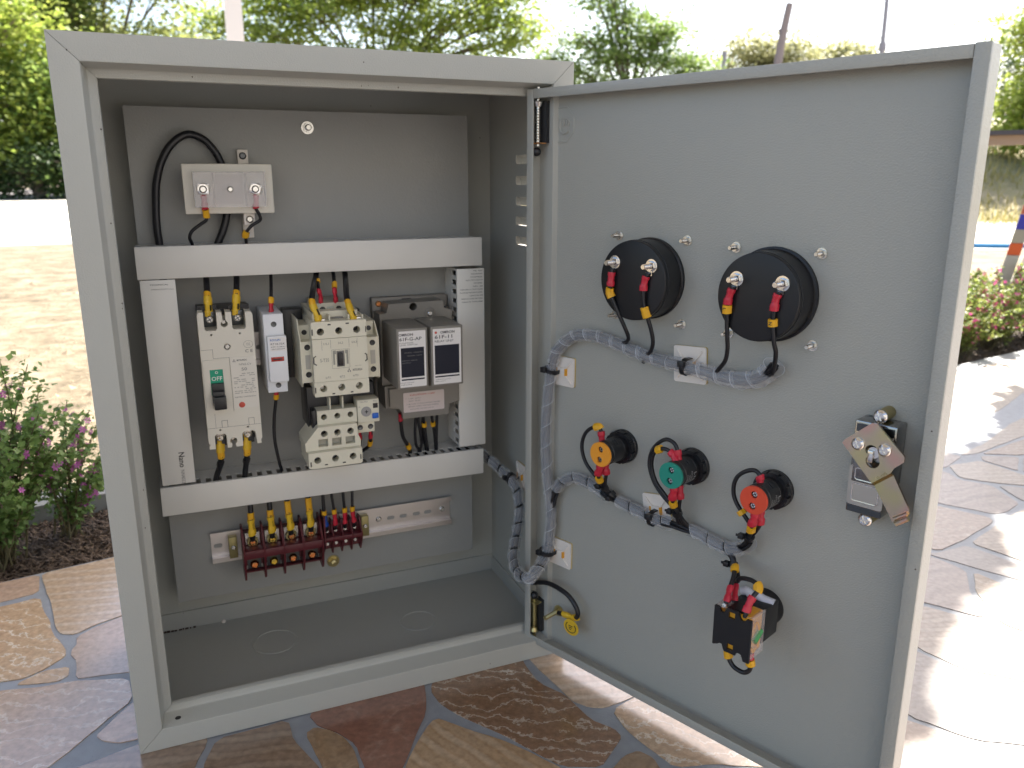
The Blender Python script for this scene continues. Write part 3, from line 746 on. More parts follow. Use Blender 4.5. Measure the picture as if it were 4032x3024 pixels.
# ================================================================== DEVICES ON THE MOUNTING PLATE
def duct(name, label, x0, x1, z0, z1, vertical, tilt=0, prints=()):
    y0, y1 = 125.5, 169.0
    T = thing('wiring_duct', label, 'wiring duct', ((x0+x1)/2,169,(z0+z1)/2), 'C', 'white slotted wiring ducts on the mounting plate')
    def tl(sh):
        if tilt: 
            c = Vector(((x0+x1)/2,0,(z0+z1)/2)); R = Matrix.Translation(c) @ Matrix.Rotation(-tilt, 4, 'Y') @ Matrix.Translation(-c); xf(sh, R)
        return sh
    s_ = S(); s_.box(x0,x1,y0,y0+1.4,z0,z1,.5)
    e = .9
    if vertical: s_.box(x0,x0+e,y0+1.4,y0+3.4,z0,z1); s_.box(x1-e,x1,y0+1.4,y0+3.4,z0,z1)
    else: s_.box(x0,x1,y0+1.4,y0+3.4,z0,z0+e); s_.box(x0,x1,y0+1.4,y0+3.4,z1-e,z1)
    part('duct_cover', tl(s_), M_DUCT, T)
    s_ = S()
    a0, a1 = (z0,z1) if vertical else (x0,x1)
    w = 1.0; base = 1.3; slot = 5.2; pitch = 10.0; n = int((a1-a0)//pitch)
    off = ((a1-a0)-n*pitch)/2
    if vertical: s_.box(x0+1,x1-1,y1-1.2,y1,z0,z1)
    else: s_.box(x0,x1,y1-1.2,y1,z0+1,z1-1)
    hol = []
    for i in range(n):
        c = a0+off+pitch*(i+.5); hol.append((c-slot/2, c+slot/2))
    for wall in (0,1):
        outl = [(a0,y1-1.3),(a0,y0+2.2),(a1,y0+2.2),(a1,y1-1.3)]
        holes = [rect(h0,h1,y0+3.8,y0+20,1.4,3) for h0, h1 in hol if h1 < a1-.5 and h0 > a0+.5]
        if vertical:
            xx = x0+1.0 if wall == 0 else x1-2.1
            t = S().plate([(b,a) for a, b in outl], xx, xx+1.1, [[(b,a) for a, b in h] for h in holes])
            s_.add([(p[1], p[0], p[2]) for p in t.v], t.f)
        else:
            zz = z0+1.0 if wall == 0 else z1-2.1
            t = S().plate(outl, zz, zz+1.1, holes)
            s_.add([(p[0], p[2], p[1]) for p in t.v], t.f)
    part('duct_body', tl(s_), M_DUCT, T, smooth=0)
    for sh, m in prints: part('print', tl(sh), m, T, smooth=0)
    return T
duct('d', 'horizontal white wiring duct across the upper plate, above the breaker', 37.2, 377.0, 406.6, 436.6, False)
duct('d', 'horizontal white wiring duct across the lower plate, above the terminal blocks', 35.8, 376.6, 169.9, 199.6, False, tilt=math.radians(-.55))
pl = [(text_shape('Nano', 58.6, 228.5, 125.3, 5.4, 15.5, rot=-PI/2, bold=.02), M_INK), (text_shape('NN4033', 58.3, 211, 125.3, 3.4, 14, rot=-PI/2), M_INKG),
      (text_shape('TECHNICAL', 55, 401.5, 125.3, 1.3, 16), M_INK), (text_shape('WIRING DUCT', 55, 397.2, 125.3, 1.1, 15), M_INKG), (text_shape('PVC', 65.5, 397, 125.3, 1.1, 4), M_INKG)]
duct('d', 'vertical white wiring duct at left of the breaker, with black printing', 38.6, 69.2, 203.6, 405.9, True, prints=pl)
pr = []
rr = random.Random(4)
for i, (t, wd, al) in enumerate((('TEL  FAX', 11, 0),('INDUSTRIAL', 13, 0),('CONTROL', 14, 0),('ELECTRIC DUCT', 19, 0),('MODEL', 10, 0),('NO. 45', 11, 0),('STANDARD PVC DUCT COVER', 26, 0),('FLAME RETARDANT UL94V', 26, 0),('LENGTH 2M', 15, 0),('TEMPERATURE MAX 65C', 25, 0),('MADE IN THAILAND', 24, 0))):
    pr.append((text_shape(t, 377.3-wd/2, 401.2-i*3.35, 125.3, 1.25, wd), M_INK))
duct('d', 'vertical white wiring duct at right of the relays, with black printing', 348.0, 379.2, 203.4, 403.6, True, prints=pr)

rr = random.Random(9)
def duct_wires(label, a, b, vertical, tilt=0):
    T = thing('duct_wires', label, 'wires', a, 'C', 'black wires packed inside the ducts')
    A, B = Vector(a), Vector(b)
    for k in range(7):
        o_ = Vector((0,0,0)); q = rr.uniform(-9,9); y = 133+rr.uniform(0,26)
        P = []
        for t in (0,.2,.4,.6,.8,1):
            p = A.lerp(B,t)+Vector((rr.uniform(-2,2) if not vertical else q+rr.uniform(-2,2), 0, q+rr.uniform(-2,2) if not vertical else 0)); p.y = y+rr.uniform(-2,2); P.append(p)
        part('wire', S().tube(P, 2.4, n=8, sm=4), M_WIRE, T, smooth=60)
duct_wires('black wires packed inside the upper horizontal duct', (42,150,421.6), (372,150,421.6), False)
duct_wires('black wires packed inside the lower horizontal duct', (40,150,183.2), (372,150,186.4), False)
duct_wires('black wires packed inside the left vertical duct', (54,150,208), (54,150,402), True)
duct_wires('black wires packed inside the right vertical duct', (363.6,150,207), (363.6,150,400), True)

def din_rail(label, x0, x1, zc, slots, group=None, tilt=0):
    T = thing('din_rail', label, 'mounting rail', ((x0+x1)/2,169,zc), 'C', group)
    s_ = S(); y = 161.6; hol = [rect(a-4.5,a+4.5,zc-2.3,zc+2.3,2.2) for a in slots]
    s_.plate(rect(x0,x1,zc-13,zc+13), 168, 169.1, hol)
    s_.box(x0,x1,y+1,168,zc-13,zc-12); s_.box(x0,x1,y+1,168,zc+12,zc+13)
    s_.box(x0,x1,y,y+1,zc-17.4,zc-12); s_.box(x0,x1,y,y+1,zc+12,zc+17.4)
    part('rail_body', s_, M_ALU, T)
    return T
r1 = din_rail('short rail between the breaker and contactor, mostly hidden behind them', 139, 248, 327, (145,230))
r2 = din_rail('low aluminium rail along the bottom that carries the terminal blocks', 78, 348.5, 112.5, (85,276,291,307,321))
for x in (261.5,338.5): part('rail_screw', S().screw((x,168,113.5),(0,-1,0),3.4), M_STEEL, r2)

# ---- moulded case circuit breaker
BK = thing('circuit_breaker', 'two-pole beige circuit breaker with green OFF window and black toggle', 'circuit breaker', (109,169,310))
n1 = [(90,378),(90.2,361),(91.5,359.3),(100,359.3),(101.2,361),(101.4,378)]
out = [(84.7,243.6),(84.7,247),(85.8,248),(84.3,250),(84.6,374),(85.6,377),(90,377)]+[(90.1,361),(91.6,359.2),(99.9,359.2),(101.4,361),(101.6,376.4)]
out += [(106.2,376.2),(106.6,368)]+circ(107.9,365.1,3.3,12,PI*.62,PI*2.38)+[(109.3,368),(109.6,376.2)]
out += [(114.7,376),(114.9,361),(116.4,359.2),(125.6,359.2),(127.1,361),(127.3,375.6),(132.6,375.4),(133.8,372.5),(133.9,250),(132.6,248),(133,244.5),(129,244.2),(127.9,257),(125.6,258.3),(117.6,258.3),(115.6,256.6),(115.4,243.6)]
out += [(109.4,243.5),(108.6,247)]+circ(107.1,249.8,3.4,12,-PI*.36,PI*1.36)+[(105.6,246.8),(105,243.4)]
out += [(101.2,243.4),(100.9,256.4),(99.2,258.1),(91.8,258.1),(90.2,256.4),(90.1,243.5)]
# orientation: outline runs up the left side first (clockwise); the slab builder orders it itself
s_ = S().plate(out, 100, 118, [circ(95.6,355.3,1.0,8),circ(121,355.2,1.0,8),circ(95.8,262,1.0,8),circ(121.3,262.3,1.0,8),circ(108.8,343.2,3.1,14)])
s_.box(84.9,133.6,118,166,250,370,1.0)
part('case', s_, M_BRK, BK)
part('side_terminal_body', S().box(85.2,133.3,124,160,243.8,376.5).box(86,102.5,118,124.2,372,381).box(114,132.6,118,124.2,371,380), M_BLACK, BK)
s_ = S().plate(rect(85.6,108.9,279.6,331.6,1.4), 98.6, 100, [rect(91,102.9,284.6,322.2)])
part('toggle_escutcheon', s_, M_BRK, BK)
s_ = S().plate(rect(110.2,133.2,282,332.4,.6), 99.4, 100); part('rating_label', s_, mat('label_beige',(.74,.70,.62),.5), BK)
tx = merge(text_shape('MITSUBISHI', 120.6, 329.4, 99.25, 1.7, 9, bold=.03), text_shape('NF63-CV', 123.6, 325.2, 99.25, 2.1, 11), text_shape('50', 122.3, 320.5, 99.25, 3.0, 5, bold=.01), text_shape('CCC', 127.8, 344.3, 99.85, 2.4, 3.6), text_shape('C E', 128, 337.8, 99.85, 3.0, 6.8, bold=.02),
     text_shape('50A', 97.5, 283.0, 98.45, 1.6, 6), text_shape('ELECTRIC CORPORATION', 121.5, 293.2, 99.25, 1.2, 19, bold=.02))
for k in range(3): a = PI/2+k*2*PI/3; cx, cz = 113.6+.9*math.cos(a), 329+.9*math.sin(a); tx.plate([(cx,cz-.9),(cx+.55,cz),(cx,cz+.9),(cx-.55,cz)], 99.2, 99.3)
tx.tube([(127.8+4.2*math.cos(a), 99.8, 344.3+3.4*math.sin(a)) for a in [2*PI*i/30 for i in range(31)]], .14, n=4, sm=0)
part('lettering', tx, M_INKG, BK, smooth=0)
tx = S(); rr = random.Random(2)
for i in range(11):
    z = 315.8-i*1.9; x = 112
    while x < 131:
        wd = rr.uniform(1.2,4.5); 
        if rr.random() < .72: tx.box(x,min(x+wd,131.6),99.25,99.35,z,z+.75)
        x += wd+rr.uniform(.5,1.6)
part('small_print', tx, mat('ink_pale', (.40,.38,.34), .6), BK, smooth=0)
part('off_window', S().box(91.1,102.8,99.5,99.95,297,322.1), M_GREEN, BK)
part('off_lettering', merge(text_shape('OFF', 97, 313.3, 99.4, 4.0, 9.6, bold=.015), text_shape('O', 97, 319.2, 99.4, 2.6, 2.8, bold=.03)), M_LAB, BK, smooth=0)
part('toggle', S().box(91.6,102.6,96,101,297,309,.5).box(92,103.2,86,100,285.6,298,1).box(91.6,102.6,92,101,290,302,.6), M_BLACK, BK)
part('trip_button', S().lathe((117.6,99.3,285.4),(0,-1,0),[(0,0),(2.8,0),(2.8,.5),(2.4,.7),(0,.75)],20), M_INKR, BK)
part('cover_screw', S().screw((108.8,101.2,343.2),(0,-1,0),2.7), M_STEEL, BK)
part('mould_line', S().box(85,95,99.9,100.05,341.2,341.5).box(95.2,95.5,99.9,100.05,333,342).box(95.2,109.6,99.9,100.05,332.6,332.9).box(109.6,109.9,99.9,100.05,279.5,333).box(85,133.5,99.9,100.05,264.3,264.6).box(92,92.25,99.9,100.05,265,279).box(97.6,98,99.9,100.05,264.6,271.4).box(98,103,99.9,100.05,271,271.4).box(102.8,103.2,99.9,100.05,264.6,271.4).box(122.3,122.7,99.9,100.05,264.6,271.4).box(122.7,127.6,99.9,100.05,271,271.4).box(127.4,127.8,99.9,100.05,264.6,271.4), M_INKG, BK, smooth=0)
for x, z, u in ((95.9,368,1),(121.1,368,1),(95.6,250.6,-1),(121.4,250.6,-1)):
    part('terminal_cavity', S().box(x-6.3,x+6.3,118.6,124,z-10,z+9), M_BLACK, BK)
    s_ = S().box(x-5.4,x+5.4,113.5,118.6,z-7.2,z+7.2,.5); part('terminal_plate', s_, M_DARKST, BK)
    part('terminal_screw', S().screw((x,113.5,z),(0,-1,0),3.7), M_STEEL, BK)
part('mounting_screw', S().screw((107.9,112,365.1),(0,-1,0),2.6), M_STEEL, BK); part('mounting_screw', S().screw((107.1,112,249.8),(0,-1,0),2.7), M_STEEL, BK)

# ---- fuse holder
FU = thing('fuse_holder', 'narrow white fuse holder with red indicator window', 'fuse holder', (153,161,332))
s_ = S().box(143.4,162.2,104,161,293,371,.7).box(145.2,163.2,97.5,104,304.5,350.5,1.0)
part('case', s_, M_WHITE, FU)
for x, z in ((153,361),(153.4,300.2)):
    part('screw_hole', S().lathe((x,104,z),(0,-1,0),[(0,.1),(2.4,.1),(2.7,.25),(2.7,-.2)],18), M_DARKST, FU)
part('indicator_window', S().box(147.6,159.8,97.1,97.6,325.6,330,.3), mat('red_window', (.42,.03,.02), .2), FU)
part('window_filament', S().box(149.5,157.8,96.9,97.1,327.2,328.4), M_BLACK, FU)
part('label', S().box(147.2,163,97.3,97.5,336,349), M_LAB, FU)
part('brand_print', text_shape('ROYLEN', 152.6, 346.7, 97.2, 2.1, 9.5, bold=.03), M_INKB, FU, smooth=0)
part('brand_print', merge(text_shape('RT18-32X', 154.8, 342.8, 97.2, 1.8, 13), text_shape('690V 10x38mm', 155, 340, 97.2, 1.1, 13), text_shape('IEC60269', 155, 337.8, 97.2, 1.0, 12)), M_INK, FU, smooth=0)

# ---- contactor
CT = thing('contactor', 'cream three-pole contactor with black indicator slider and side auxiliary blocks', 'contactor', (211,161,327))
HX = (192.9,210.5,227.9)
s_ = S().plate(rect(184.2,237.4,348.3,364.6,.8), 78, 92, [circ(x,355,3.5,18) for x in HX])
s_.plate(rect(184.2,237.8,290.8,305.4,.8), 78, 92, [circ(x,298.6,3.5,18) for x in HX])
s_.plate(rect(184.4,237.4,305.8,347.9,.6), 77.2, 92, [rect(206.9,214.6,319.6,335.4)])
s_.box(186,236,92,160,293.5,363,1)
s_.box(188,233,96,160,363,372).box(188,197,92,110,363.4,368).box(224,237,92,110,363,367)
part('case', s_, M_CREAM, CT)
s_ = S()
for x in HX:
    for z in (355,298.6): s_.box(x-4,x+4,91.2,91.8,z-4,z+4)
part('terminal_cavity', s_, M_BLACK, CT)
for x in HX: part('terminal_screw', S().screw((x,89.5,298.2),(0,-1,0),3.0), M_STEEL, CT)
part('indicator_slot', S().box(206.9,214.6,78.6,79,319.6,335.4), M_INKG, CT)
part('indicator_slider', S().box(208.4,213,76.6,79,320.6,333.6,.5), M_BLACK, CT)
tx = merge(text_shape('S-T35', 195.2, 327.2, 77.0, 3.4, 8.4), text_shape('MITSUBISHI', 226.6, 315.3, 77.0, 2.2, 9.2, bold=.03), text_shape('AC3 17A', 227.6, 319.3, 77, 1.0, 6))
for k in range(3): a = PI/2+k*2*PI/3; cx, cz = 218.4+1.2*math.cos(a), 315+1.2*math.sin(a); tx.plate([(cx,cz-1.2),(cx+.7,cz),(cx,cz+1.2),(cx-.7,cz)], 76.95, 77.1)
for x, a, b in ((197.6,'1/L1','2/T1'),(211.3,'3/L2','4/T2'),(224.6,'5/L3','6/T3')):
    tx = merge(tx, text_shape(a, x, 343.2, 77, 2.0, 5.0), text_shape(b, x, 309.6, 77, 2.0, 5.0))
for x0, x1, z0, z1 in ((202.2,202.4,318.4,336.8),(219.2,219.4,318.4,336.8),(202.2,219.4,318.2,318.4),(202.2,219.4,336.8,337),(193.2,193.4,337,346.5),(201.6,201.8,338.5,347),(219.4,219.6,338.5,347),(227.4,227.6,338.5,347)): tx.box(x0,x1,76.95,77.1,z0,z1)
part('lettering', tx, M_INKG, CT, smooth=0)
part('guide_mark', S().box(203.4,205.2,76.9,77.2,322,333).box(216.4,218.2,76.9,77.2,322,333).box(203.4,206.4,76.9,77.2,332.5,336).box(215.4,218.2,76.9,77.2,332.5,336), mat('grey_cream', (.33,.32,.27), .5), CT, smooth=0)
part('latch_slot', S().box(184.5,185.6,77.8,78.2,352,358).box(236.2,237,77.8,78.2,352,358).box(184.5,185.6,77.8,78.2,295,300.5).box(200,203,77.8,78.2,361,362.2).box(217.5,220.5,77.8,78.2,361.2,362.4).box(201,203.6,77.8,78.2,292.3,293.5).box(219,221.6,77.8,78.2,292.4,293.6), M_INK, CT, smooth=0)
part('latch_hook', S().tube([(187.2,77,332),(185,77,330.6),(184.8,77,324.6),(187.4,77,323)], .55, n=6, sm=0).tube([(234.6,77,331),(236.4,77,329.6),(236.6,77,324.6),(234.6,77,323.2)], .55, n=6, sm=0), M_INK, CT)
# side auxiliary blocks
def aux(x0, x1, wing, sgn):
    s_ = S().plate(rect(x0,x1,303.4,344.2,.6), 89.5, 150, [])
    s_.box(x0+.5,x1-.5,104,150,344.2,358)
    if sgn < 0: 
        t = S().plate([(89.4,303),(89.4,345),(97,352),(104,364.5),(150,364.5),(150,298),(96,298)], x0-1.3, x0-.1)
    else:
        t = S().plate([(89.4,303),(89.4,345),(97,352),(104,358),(150,358),(150,300),(96,300)], x1+.1, x1+1.3)
    s_.add([(p[1],p[0],p[2]) for p in t.v], t.f)
    A = part('auxiliary_block', s_, M_CREAM, CT)
    xm = (x0+x1)/2
    for z in (338.6,311.4):
        part('screw_hole', S().lathe((xm,89.5,z),(0,-1,0),[(0,.08),(2.6,.08),(2.9,.2),(2.9,-.2)],18), M_BLACK, A)
    part('screw_hole', S().lathe((xm-sgn*0,104,351),(0,-1,0),[(0,.1),(2.6,.1),(2.6,-.2)],16), M_BLACK, A)
    part('aux_label', S().box(xm-2.4,xm+2.4,89.2,89.4,317,331), mat('aux_grey', (.45,.43,.38), .5), A, smooth=0)
aux(175.9,186.6,0,-1); aux(240.0,250.6,0,1)
part('side_gap_cover', S().box(186.6,188,92,150,300,346).box(236,240,93,150,300,346), M_CREAM, CT)
# coil terminal strip at the top
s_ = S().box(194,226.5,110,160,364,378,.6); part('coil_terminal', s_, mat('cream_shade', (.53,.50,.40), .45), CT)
for x in (201.6,217.6): part('screw_hole', S().lathe((x,110,371.6),(0,-1,0),[(0,.08),(2.9,.08),(2.9,-.2)],18), M_BLACK, CT)
part('coil_label', S().box(206,212.6,109.7,109.95,366.8,374.6), mat('coil_grey', (.42,.43,.38), .5), CT)
part('coil_slot', S().box(206,218,92.2,97,364.2,366), M_INKG, CT)
part('terminal_partition', S().box(187.6,189,86,112,364,372).box(202.6,204,84,110,364,369.5).box(221.2,222.6,84,110,364,369.5).box(235,236.4,86,110,363,368), M_CREAM, CT)
part('terminal_clamp', S().box(190,199,84,92,363.8,366,.3).box(225,234,84,92,363.8,366,.3), M_CHROME, CT)
part('base_block', S().box(166,186,140,160,298,369,1), M_BLACK, CT); part('base_block', S().box(236,247,150,160,300,364,1), M_BLACK, CT)

# ---- overload relay under the contactor
OL = thing('overload_relay', 'cream overload relay with grey dial and blue reset button', 'overload relay', (218,150,266))
part('body', S().box(181,250,112,152,249,293,1).box(183,188,98,114,250,272,1), M_BLACK, OL)
s_ = S().plate(rect(187.6,227.3,256.4,271.8,.5), 95, 112, [circ(x,265,3.05,16) for x in (194.2,207.6,220.9)])
s_.box(188.5,226,114,140,272,290,.5); s_.box(200.8,202.2,98,114,271,284); s_.box(213.6,215,98,114,271,284)
s_.box(228,250.3,93.5,120,254.8,279,.6); s_.box(228.4,245.6,97,120,243.4,254.2,.5)
part('case', s_, M_CREAM, OL)
s_ = S()
for x in (194.2,207.6,220.9): s_.box(x-3.6,x+3.6,109,110,261.4,268.6)
s_.box(244,249,93.2,93.5,269.5,274.6); s_.box(189,200,112.3,113,272.5,279); s_.box(203,213,112.3,113,272.5,279); s_.box(216,226,112.3,113,272.5,279)
part('recess', s_, M_BLACK, OL)
for x in (194.2,207.6,220.9): part('terminal_screw', S().screw((x,109,265),(0,-1,0),2.6), M_DARKST, OL)
for x in (230.6,241.4): part('terminal_screw', S().lathe((x,97,249.2),(0,-1,0),[(0,.05),(2.5,.05),(2.8,.25),(2.8,-.2)],16), M_DARKST, OL)
part('current_dial', merge(S().lathe((236.8,93.5,266.6),(0,-1,0),[(5.2,0),(5.2,.8),(4.9,1.1),(0,1.1)],26)), M_GREYB, OL)
part('dial_slot', S().box(236.4,237.2,92.2,92.42,264.8,268.4).box(235,238.6,92.2,92.42,266.2,267), M_INK, OL)
part('reset_button', S().box(242.6,249.2,91.6,93.6,258.6,264.4,.9), M_BTN, OL)
part('lettering', merge(text_shape('TH-T25', 234.5, 277, 93.3, 1.6, 8), text_shape('H1', 246, 277, 93.3, 1.6, 3), text_shape('A', 230, 272, 93.3, 1.4, 1.4)), M_INKG, OL, smooth=0)

# ---- lower terminal block
LB = thing('power_terminal_block', 'cream three-pole terminal block below the overload relay', 'terminal block', (200,150,236))
s_ = S().plate([(173.4,233.2),(173.0,241.6),(186.4,257.2),(225.4,257.2),(226.4,244.8),(228.4,240),(228.4,233.2)], 87, 130, [circ(x,250,3.4,16) for x in (192.2,205.4,218.6)]+[rect(a,a+9.6,236.6,244.6) for a in (186,199.6,213.2)])
s_.plate([(174.6,217.6),(174.6,232.9),(228.2,232.9),(228.2,217.6),(226,216.6),(177,216.6)], 81, 130, [circ(x,225,3.5,16) for x in (183.3,201,218.7)])
part('case', s_, M_CREAM, LB)
s_ = S()
for x in (192.2,205.4,218.6): s_.box(x-3.8,x+3.8,97,98,246,254)
for x in (183.3,201,218.7): s_.box(x-3.8,x+3.8,92,93,221,229)
part('recess', s_, M_BLACK, LB)
s_ = S()
for a in (186,199.6,213.2): s_.box(a+.3,a+9.3,93,94,237,244.4)
part('inner_wall', s_, mat('cream_grey', (.38,.37,.31), .5), LB)
for x in (183.3,201,218.7): part('terminal_screw', S().screw((x,92,225),(0,-1,0),2.9), M_DARKST, LB)
part('latch_slot', S().box(176,177.2,80.8,81.1,219,224).box(190,193,80.8,81.1,219,220.2).box(208,211,80.8,81.1,219,220.2).box(226,227,80.8,81.1,221,226), M_INK, LB, smooth=0)

# ---- relay socket and the two plug-in relays
SK = thing('relay_socket', 'taupe relay socket base with white caution label', 'relay socket', (305,169,306))
s_ = S().box(262.4,347,158,169,255,373,1)
s_.plate([(263.4,282.6),(263.4,359.6),(270.8,360),(273.6,369.6),(333,370.4),(334.5,362),(343,360.2),(343,282.6)], 130, 158, [circ(300,366.2-.6,4.2,20)])
s_.plate([(264.6,258.6),(264.4,282.4),(348,282.4),(347.6,258.6),(337,256.6),(335.6,244.6),(284.6,244.2),(283.6,252),(280.6,256)], 124, 156)
part('base', s_, M_TAUPE, SK)
s_ = S().plate([(268.4,260.6),(268.2,280.4),(344.4,280.6),(344.4,260.6),(334,258.2),(332.4,246.6),(281.8,246.6),(281.2,254),(277.6,258.6)], 118.4, 124.2)
part('terminal_cover', s_, M_TAUPE, SK)
part('mounting_hole', S().box(295,305,157,157.6,361,371), M_BLACK, SK)
part('mounting_screw', S().screw((269.2,158,366.6),(0,-1,0),3.3), M_GOLD, SK)
part('boss', S().lathe((318.4,130,357.4),(0,-1,0),[(6.4,-.2),(6.4,.5),(5.4,1.0),(5.0,.4),(0,.4)],24), M_TAUPE, SK)
part('cover_screw', S().screw((318.4,129.6,357.4),(0,-1,0),3.0), M_CHROME, SK)
lb_ = S().plate(rect(282.8,328.5,253,275,1.2), 118.1, 118.4); part('caution_label', lb_, mat('label_pinkish', (.70,.60,.57), .4), SK)
part('caution_text', text_shape('CAUTION 注意'[:7]+' 110V', 304, 272, 118.0, 1.7, 28, bold=.03), M_INKR, SK, smooth=0)
part('small_print', merge(text_shape('1. 110V  S0-S1', 293.5, 268.3, 118, 1.3, 16), text_shape('220V  S0-S2', 295, 265.6, 118, 1.3, 13), text_shape('2. BE SURE TO DISCONNECT POWER', 305, 262, 118, 1.2, 38), text_shape('BEFORE SUPPLY VOLTAGE WIRING', 305, 259.2, 118, 1.2, 34), text_shape('REMOVE COVER 61F-G', 303, 256.2, 118, 1.2, 26)), M_INKG, SK, smooth=0)
def relay(x0, x1, label, lines, dot, grp=None):
    T = thing('plug_in_relay', label, 'relay', ((x0+x1)/2,130,323), 'C', 'plug-in relays on the taupe socket')
    part('case', S().box(x0,x1,70,129.9,292,353.8,.9), M_TAUPE, T)
    part('face_label', S().plate(rect(x0+2.2,x1-2.2,294,351.2,.8), 69.75, 70), M_LAB, T)
    part('black_panel', S().box(x0+3.8,x1-4.2,69.6,69.74,304.4,334.4).box(x0+3.8,x1-4.2,69.6,69.74,301.2,302.6), mat('panel_navy', (.012,.014,.026), .55, spec=.3), T, smooth=0)
    part('lettering', lines, M_INK, T, smooth=0)
    return T
RL = relay(265.1,297.0,'taupe plug-in level relay, left of the pair, with white print on its black panel',
      merge(text_shape('OMRON', 274.5, 347.6, 69.6, 2.7, 14.6, bold=.03), text_shape('61F-G-AP', 279.2, 343.2, 69.6, 3.4, 22.8, bold=.015), text_shape('FLOATLESS', 275, 339.3, 69.6, 1.3, 14), text_shape('LEVEL SWITCH', 277, 337.3, 69.6, 1.3, 18), text_shape('OMRON Corporation', 274.5, 298.6, 69.6, 1.1, 14), text_shape('MADE IN JAPAN', 273.5, 296.6, 69.6, 1.0, 11)), False)
part('white_print', merge(text_shape('SOURCE  110/220VAC', 282, 329.4, 69.5, 1.1, 19), text_shape('50/60Hz  3.5VA', 283, 326.2, 69.5, 1.1, 15), text_shape('CONTACT  220V 5A', 277.5, 321.4, 69.5, 1.1, 16), text_shape('OUTPUT', 274.5, 319, 69.5, 1.1, 9)), M_INKG, RL, smooth=0)
RR = relay(300.2,334.2,'taupe plug-in relay unit, right of the pair, with a plain dark panel',
      merge(text_shape('OMRON', 317.8, 347.6, 69.6, 2.7, 15, bold=.03), text_shape('61F-11', 313.6, 343.0, 69.6, 3.6, 18.5, bold=.015), text_shape('RELAY UNIT', 314.4, 338.6, 69.6, 2.2, 20), text_shape('OMRON Corporation', 312.5, 298.8, 69.6, 1.1, 16), text_shape('MADE IN JAPAN', 309.5, 296.8, 69.6, 1.0, 11)), True)
part('operation_lamp', S().lathe((305.6,69.7,347.6),(0,-1,0),[(0,.2),(1.2,.2),(1.3,0)],16), M_INKR, RR)

# ---- link box with the clear cover at the top
LK = thing('neutral_link_box', 'clear-covered connection box on a cream base near the cabinet top', 'link box', (124,169,488))
s_ = S().box(84.2,165.2,134,141,465,511,1.2); part('base', s_, M_BRK, LK)
part('bracket', S().box(137,147,163,169,440,525,.6).box(136.6,146.8,140,168,454,466,.4), M_NYLON, LK)
for z, mm in ((519,M_DARKST),(459.2,M_STEEL)): part('bracket_screw', S().screw((141.8,163 if z > 500 else 139.6,z),(0,-1,0),3.4), mm, LK)
s_ = S(); x0,x1,z0,z1 = 93,157.6,471.4,503.8
for a in (S().plate(rect(x0,x1,z0,z1,1.5), 125.5, 126.6, [circ(101.4,487.8,6,16),circ(148.2,487.8,6,16)]),): s_.add(a.v, a.f)
s_.box(x0,x0+1,126.6,134,z0,z1).box(x1-1,x1,126.6,134,z0,z1).box(x0+1,x1-1,126.6,134,z1-1,z1)
s_.box(110,111.6,126.6,133.8,z0,z1-1).box(138.6,140.2,126.6,133.8,z0,z1-1)
part('clear_cover', s_, M_CLEAR2, LK)
part('inner_label', S().box(113,137,133.4,133.9,474,501), mat('label_cream', (.62,.56,.50), .5), LK)
for x, a in ((101.3,.05),(148.1,.35)):
    c_ = S().box(-5.2,5.2,129,131.2,-5.2,5.2,.4); xf(c_, Matrix.Translation((x,0,487.8)) @ Matrix.Rotation(a,4,'Y')); part('clamp_washer', c_, M_CHROME, LK)
    part('terminal_screw', S().screw((x,129,487.8),(0,-1,0),3.5), M_CHROME, LK)
part('cover_screw', S().screw((125.1,124.6,487.7),(0,-1,0),2.7), M_CHROME, LK)

# ---- terminal blocks on the low rail
def fins(s_, xs, th, prof):
    for x in xs:
        t = S().plate(prof, x-th/2, x+th/2); s_.add([(p[1],p[0],p[2]) for p in t.v], t.f)
TB = thing('terminal_block', 'large maroon four-pole barrier terminal block with copper screws', 'terminal block', (150,165,108))
s_ = S(); FX = (109.3,129.8,150,170.4,191)
fins(s_, FX, 2.1, [(161,80),(142,78.6),(138,84),(131,103),(130.5,116.4),(136,121),(142,130),(149,137),(161,137)])
s_.box(108.3,192,150,160,92,130).box(108.3,192,131,150,107.2,116.2,.5).box(108.3,192,143,150,86.6,87.8)
part('body', s_, M_MAROON, TB)
for i, x in enumerate((119.6,139.8,160,180.6)):
    part('terminal_clamp', S().plate([(x-7.4,117.2)]+[(x+7.4,117.2),(x+7.4,130),(x-7.4,130)], 148, 149.9), M_STEEL, TB)
    part('terminal_clamp', S().box(x-7,x+7,148.4,149.9,88.5,106.4), M_DARKST, TB)
    part('washer', S().lathe((x,148,121),(0,-1,0),[(0,0),(5.6,0),(5.6,.8),(0,.9)],22), M_OLIVE, TB)
    g = M_BRASS if i == 1 else M_GOLD
    part('terminal_screw', S().screw((x,147,119.6),(0,-1,0),4.5,3), g, TB, label='bright yellow brass screw' if i == 1 else None)
    part('terminal_screw', S().screw((x,147.4,93.6),(0,-1,0),4.4,3), g, TB, label='bright yellow brass screw' if i == 1 else None)
TS = thing('terminal_block', 'small maroon four-pole barrier terminal block beside the large one', 'terminal block', (215,165,108))
s_ = S(); fins(s_, (204,214.6,225.2,235.6), 1.6, [(160,91),(150,89.6),(146,96),(138.6,108.6),(138,113.6),(144,119),(150,128.6),(160,128.6)])
fins(s_, (194.4,), 1.8, [(160,91),(150,92),(136,106),(135,140),(160,140)])
s_.box(193.6,236.4,151,160,95,124).box(193.6,236.4,138.4,151,108.8,113.4,.3)
part('body', s_, M_MAROON, TS)
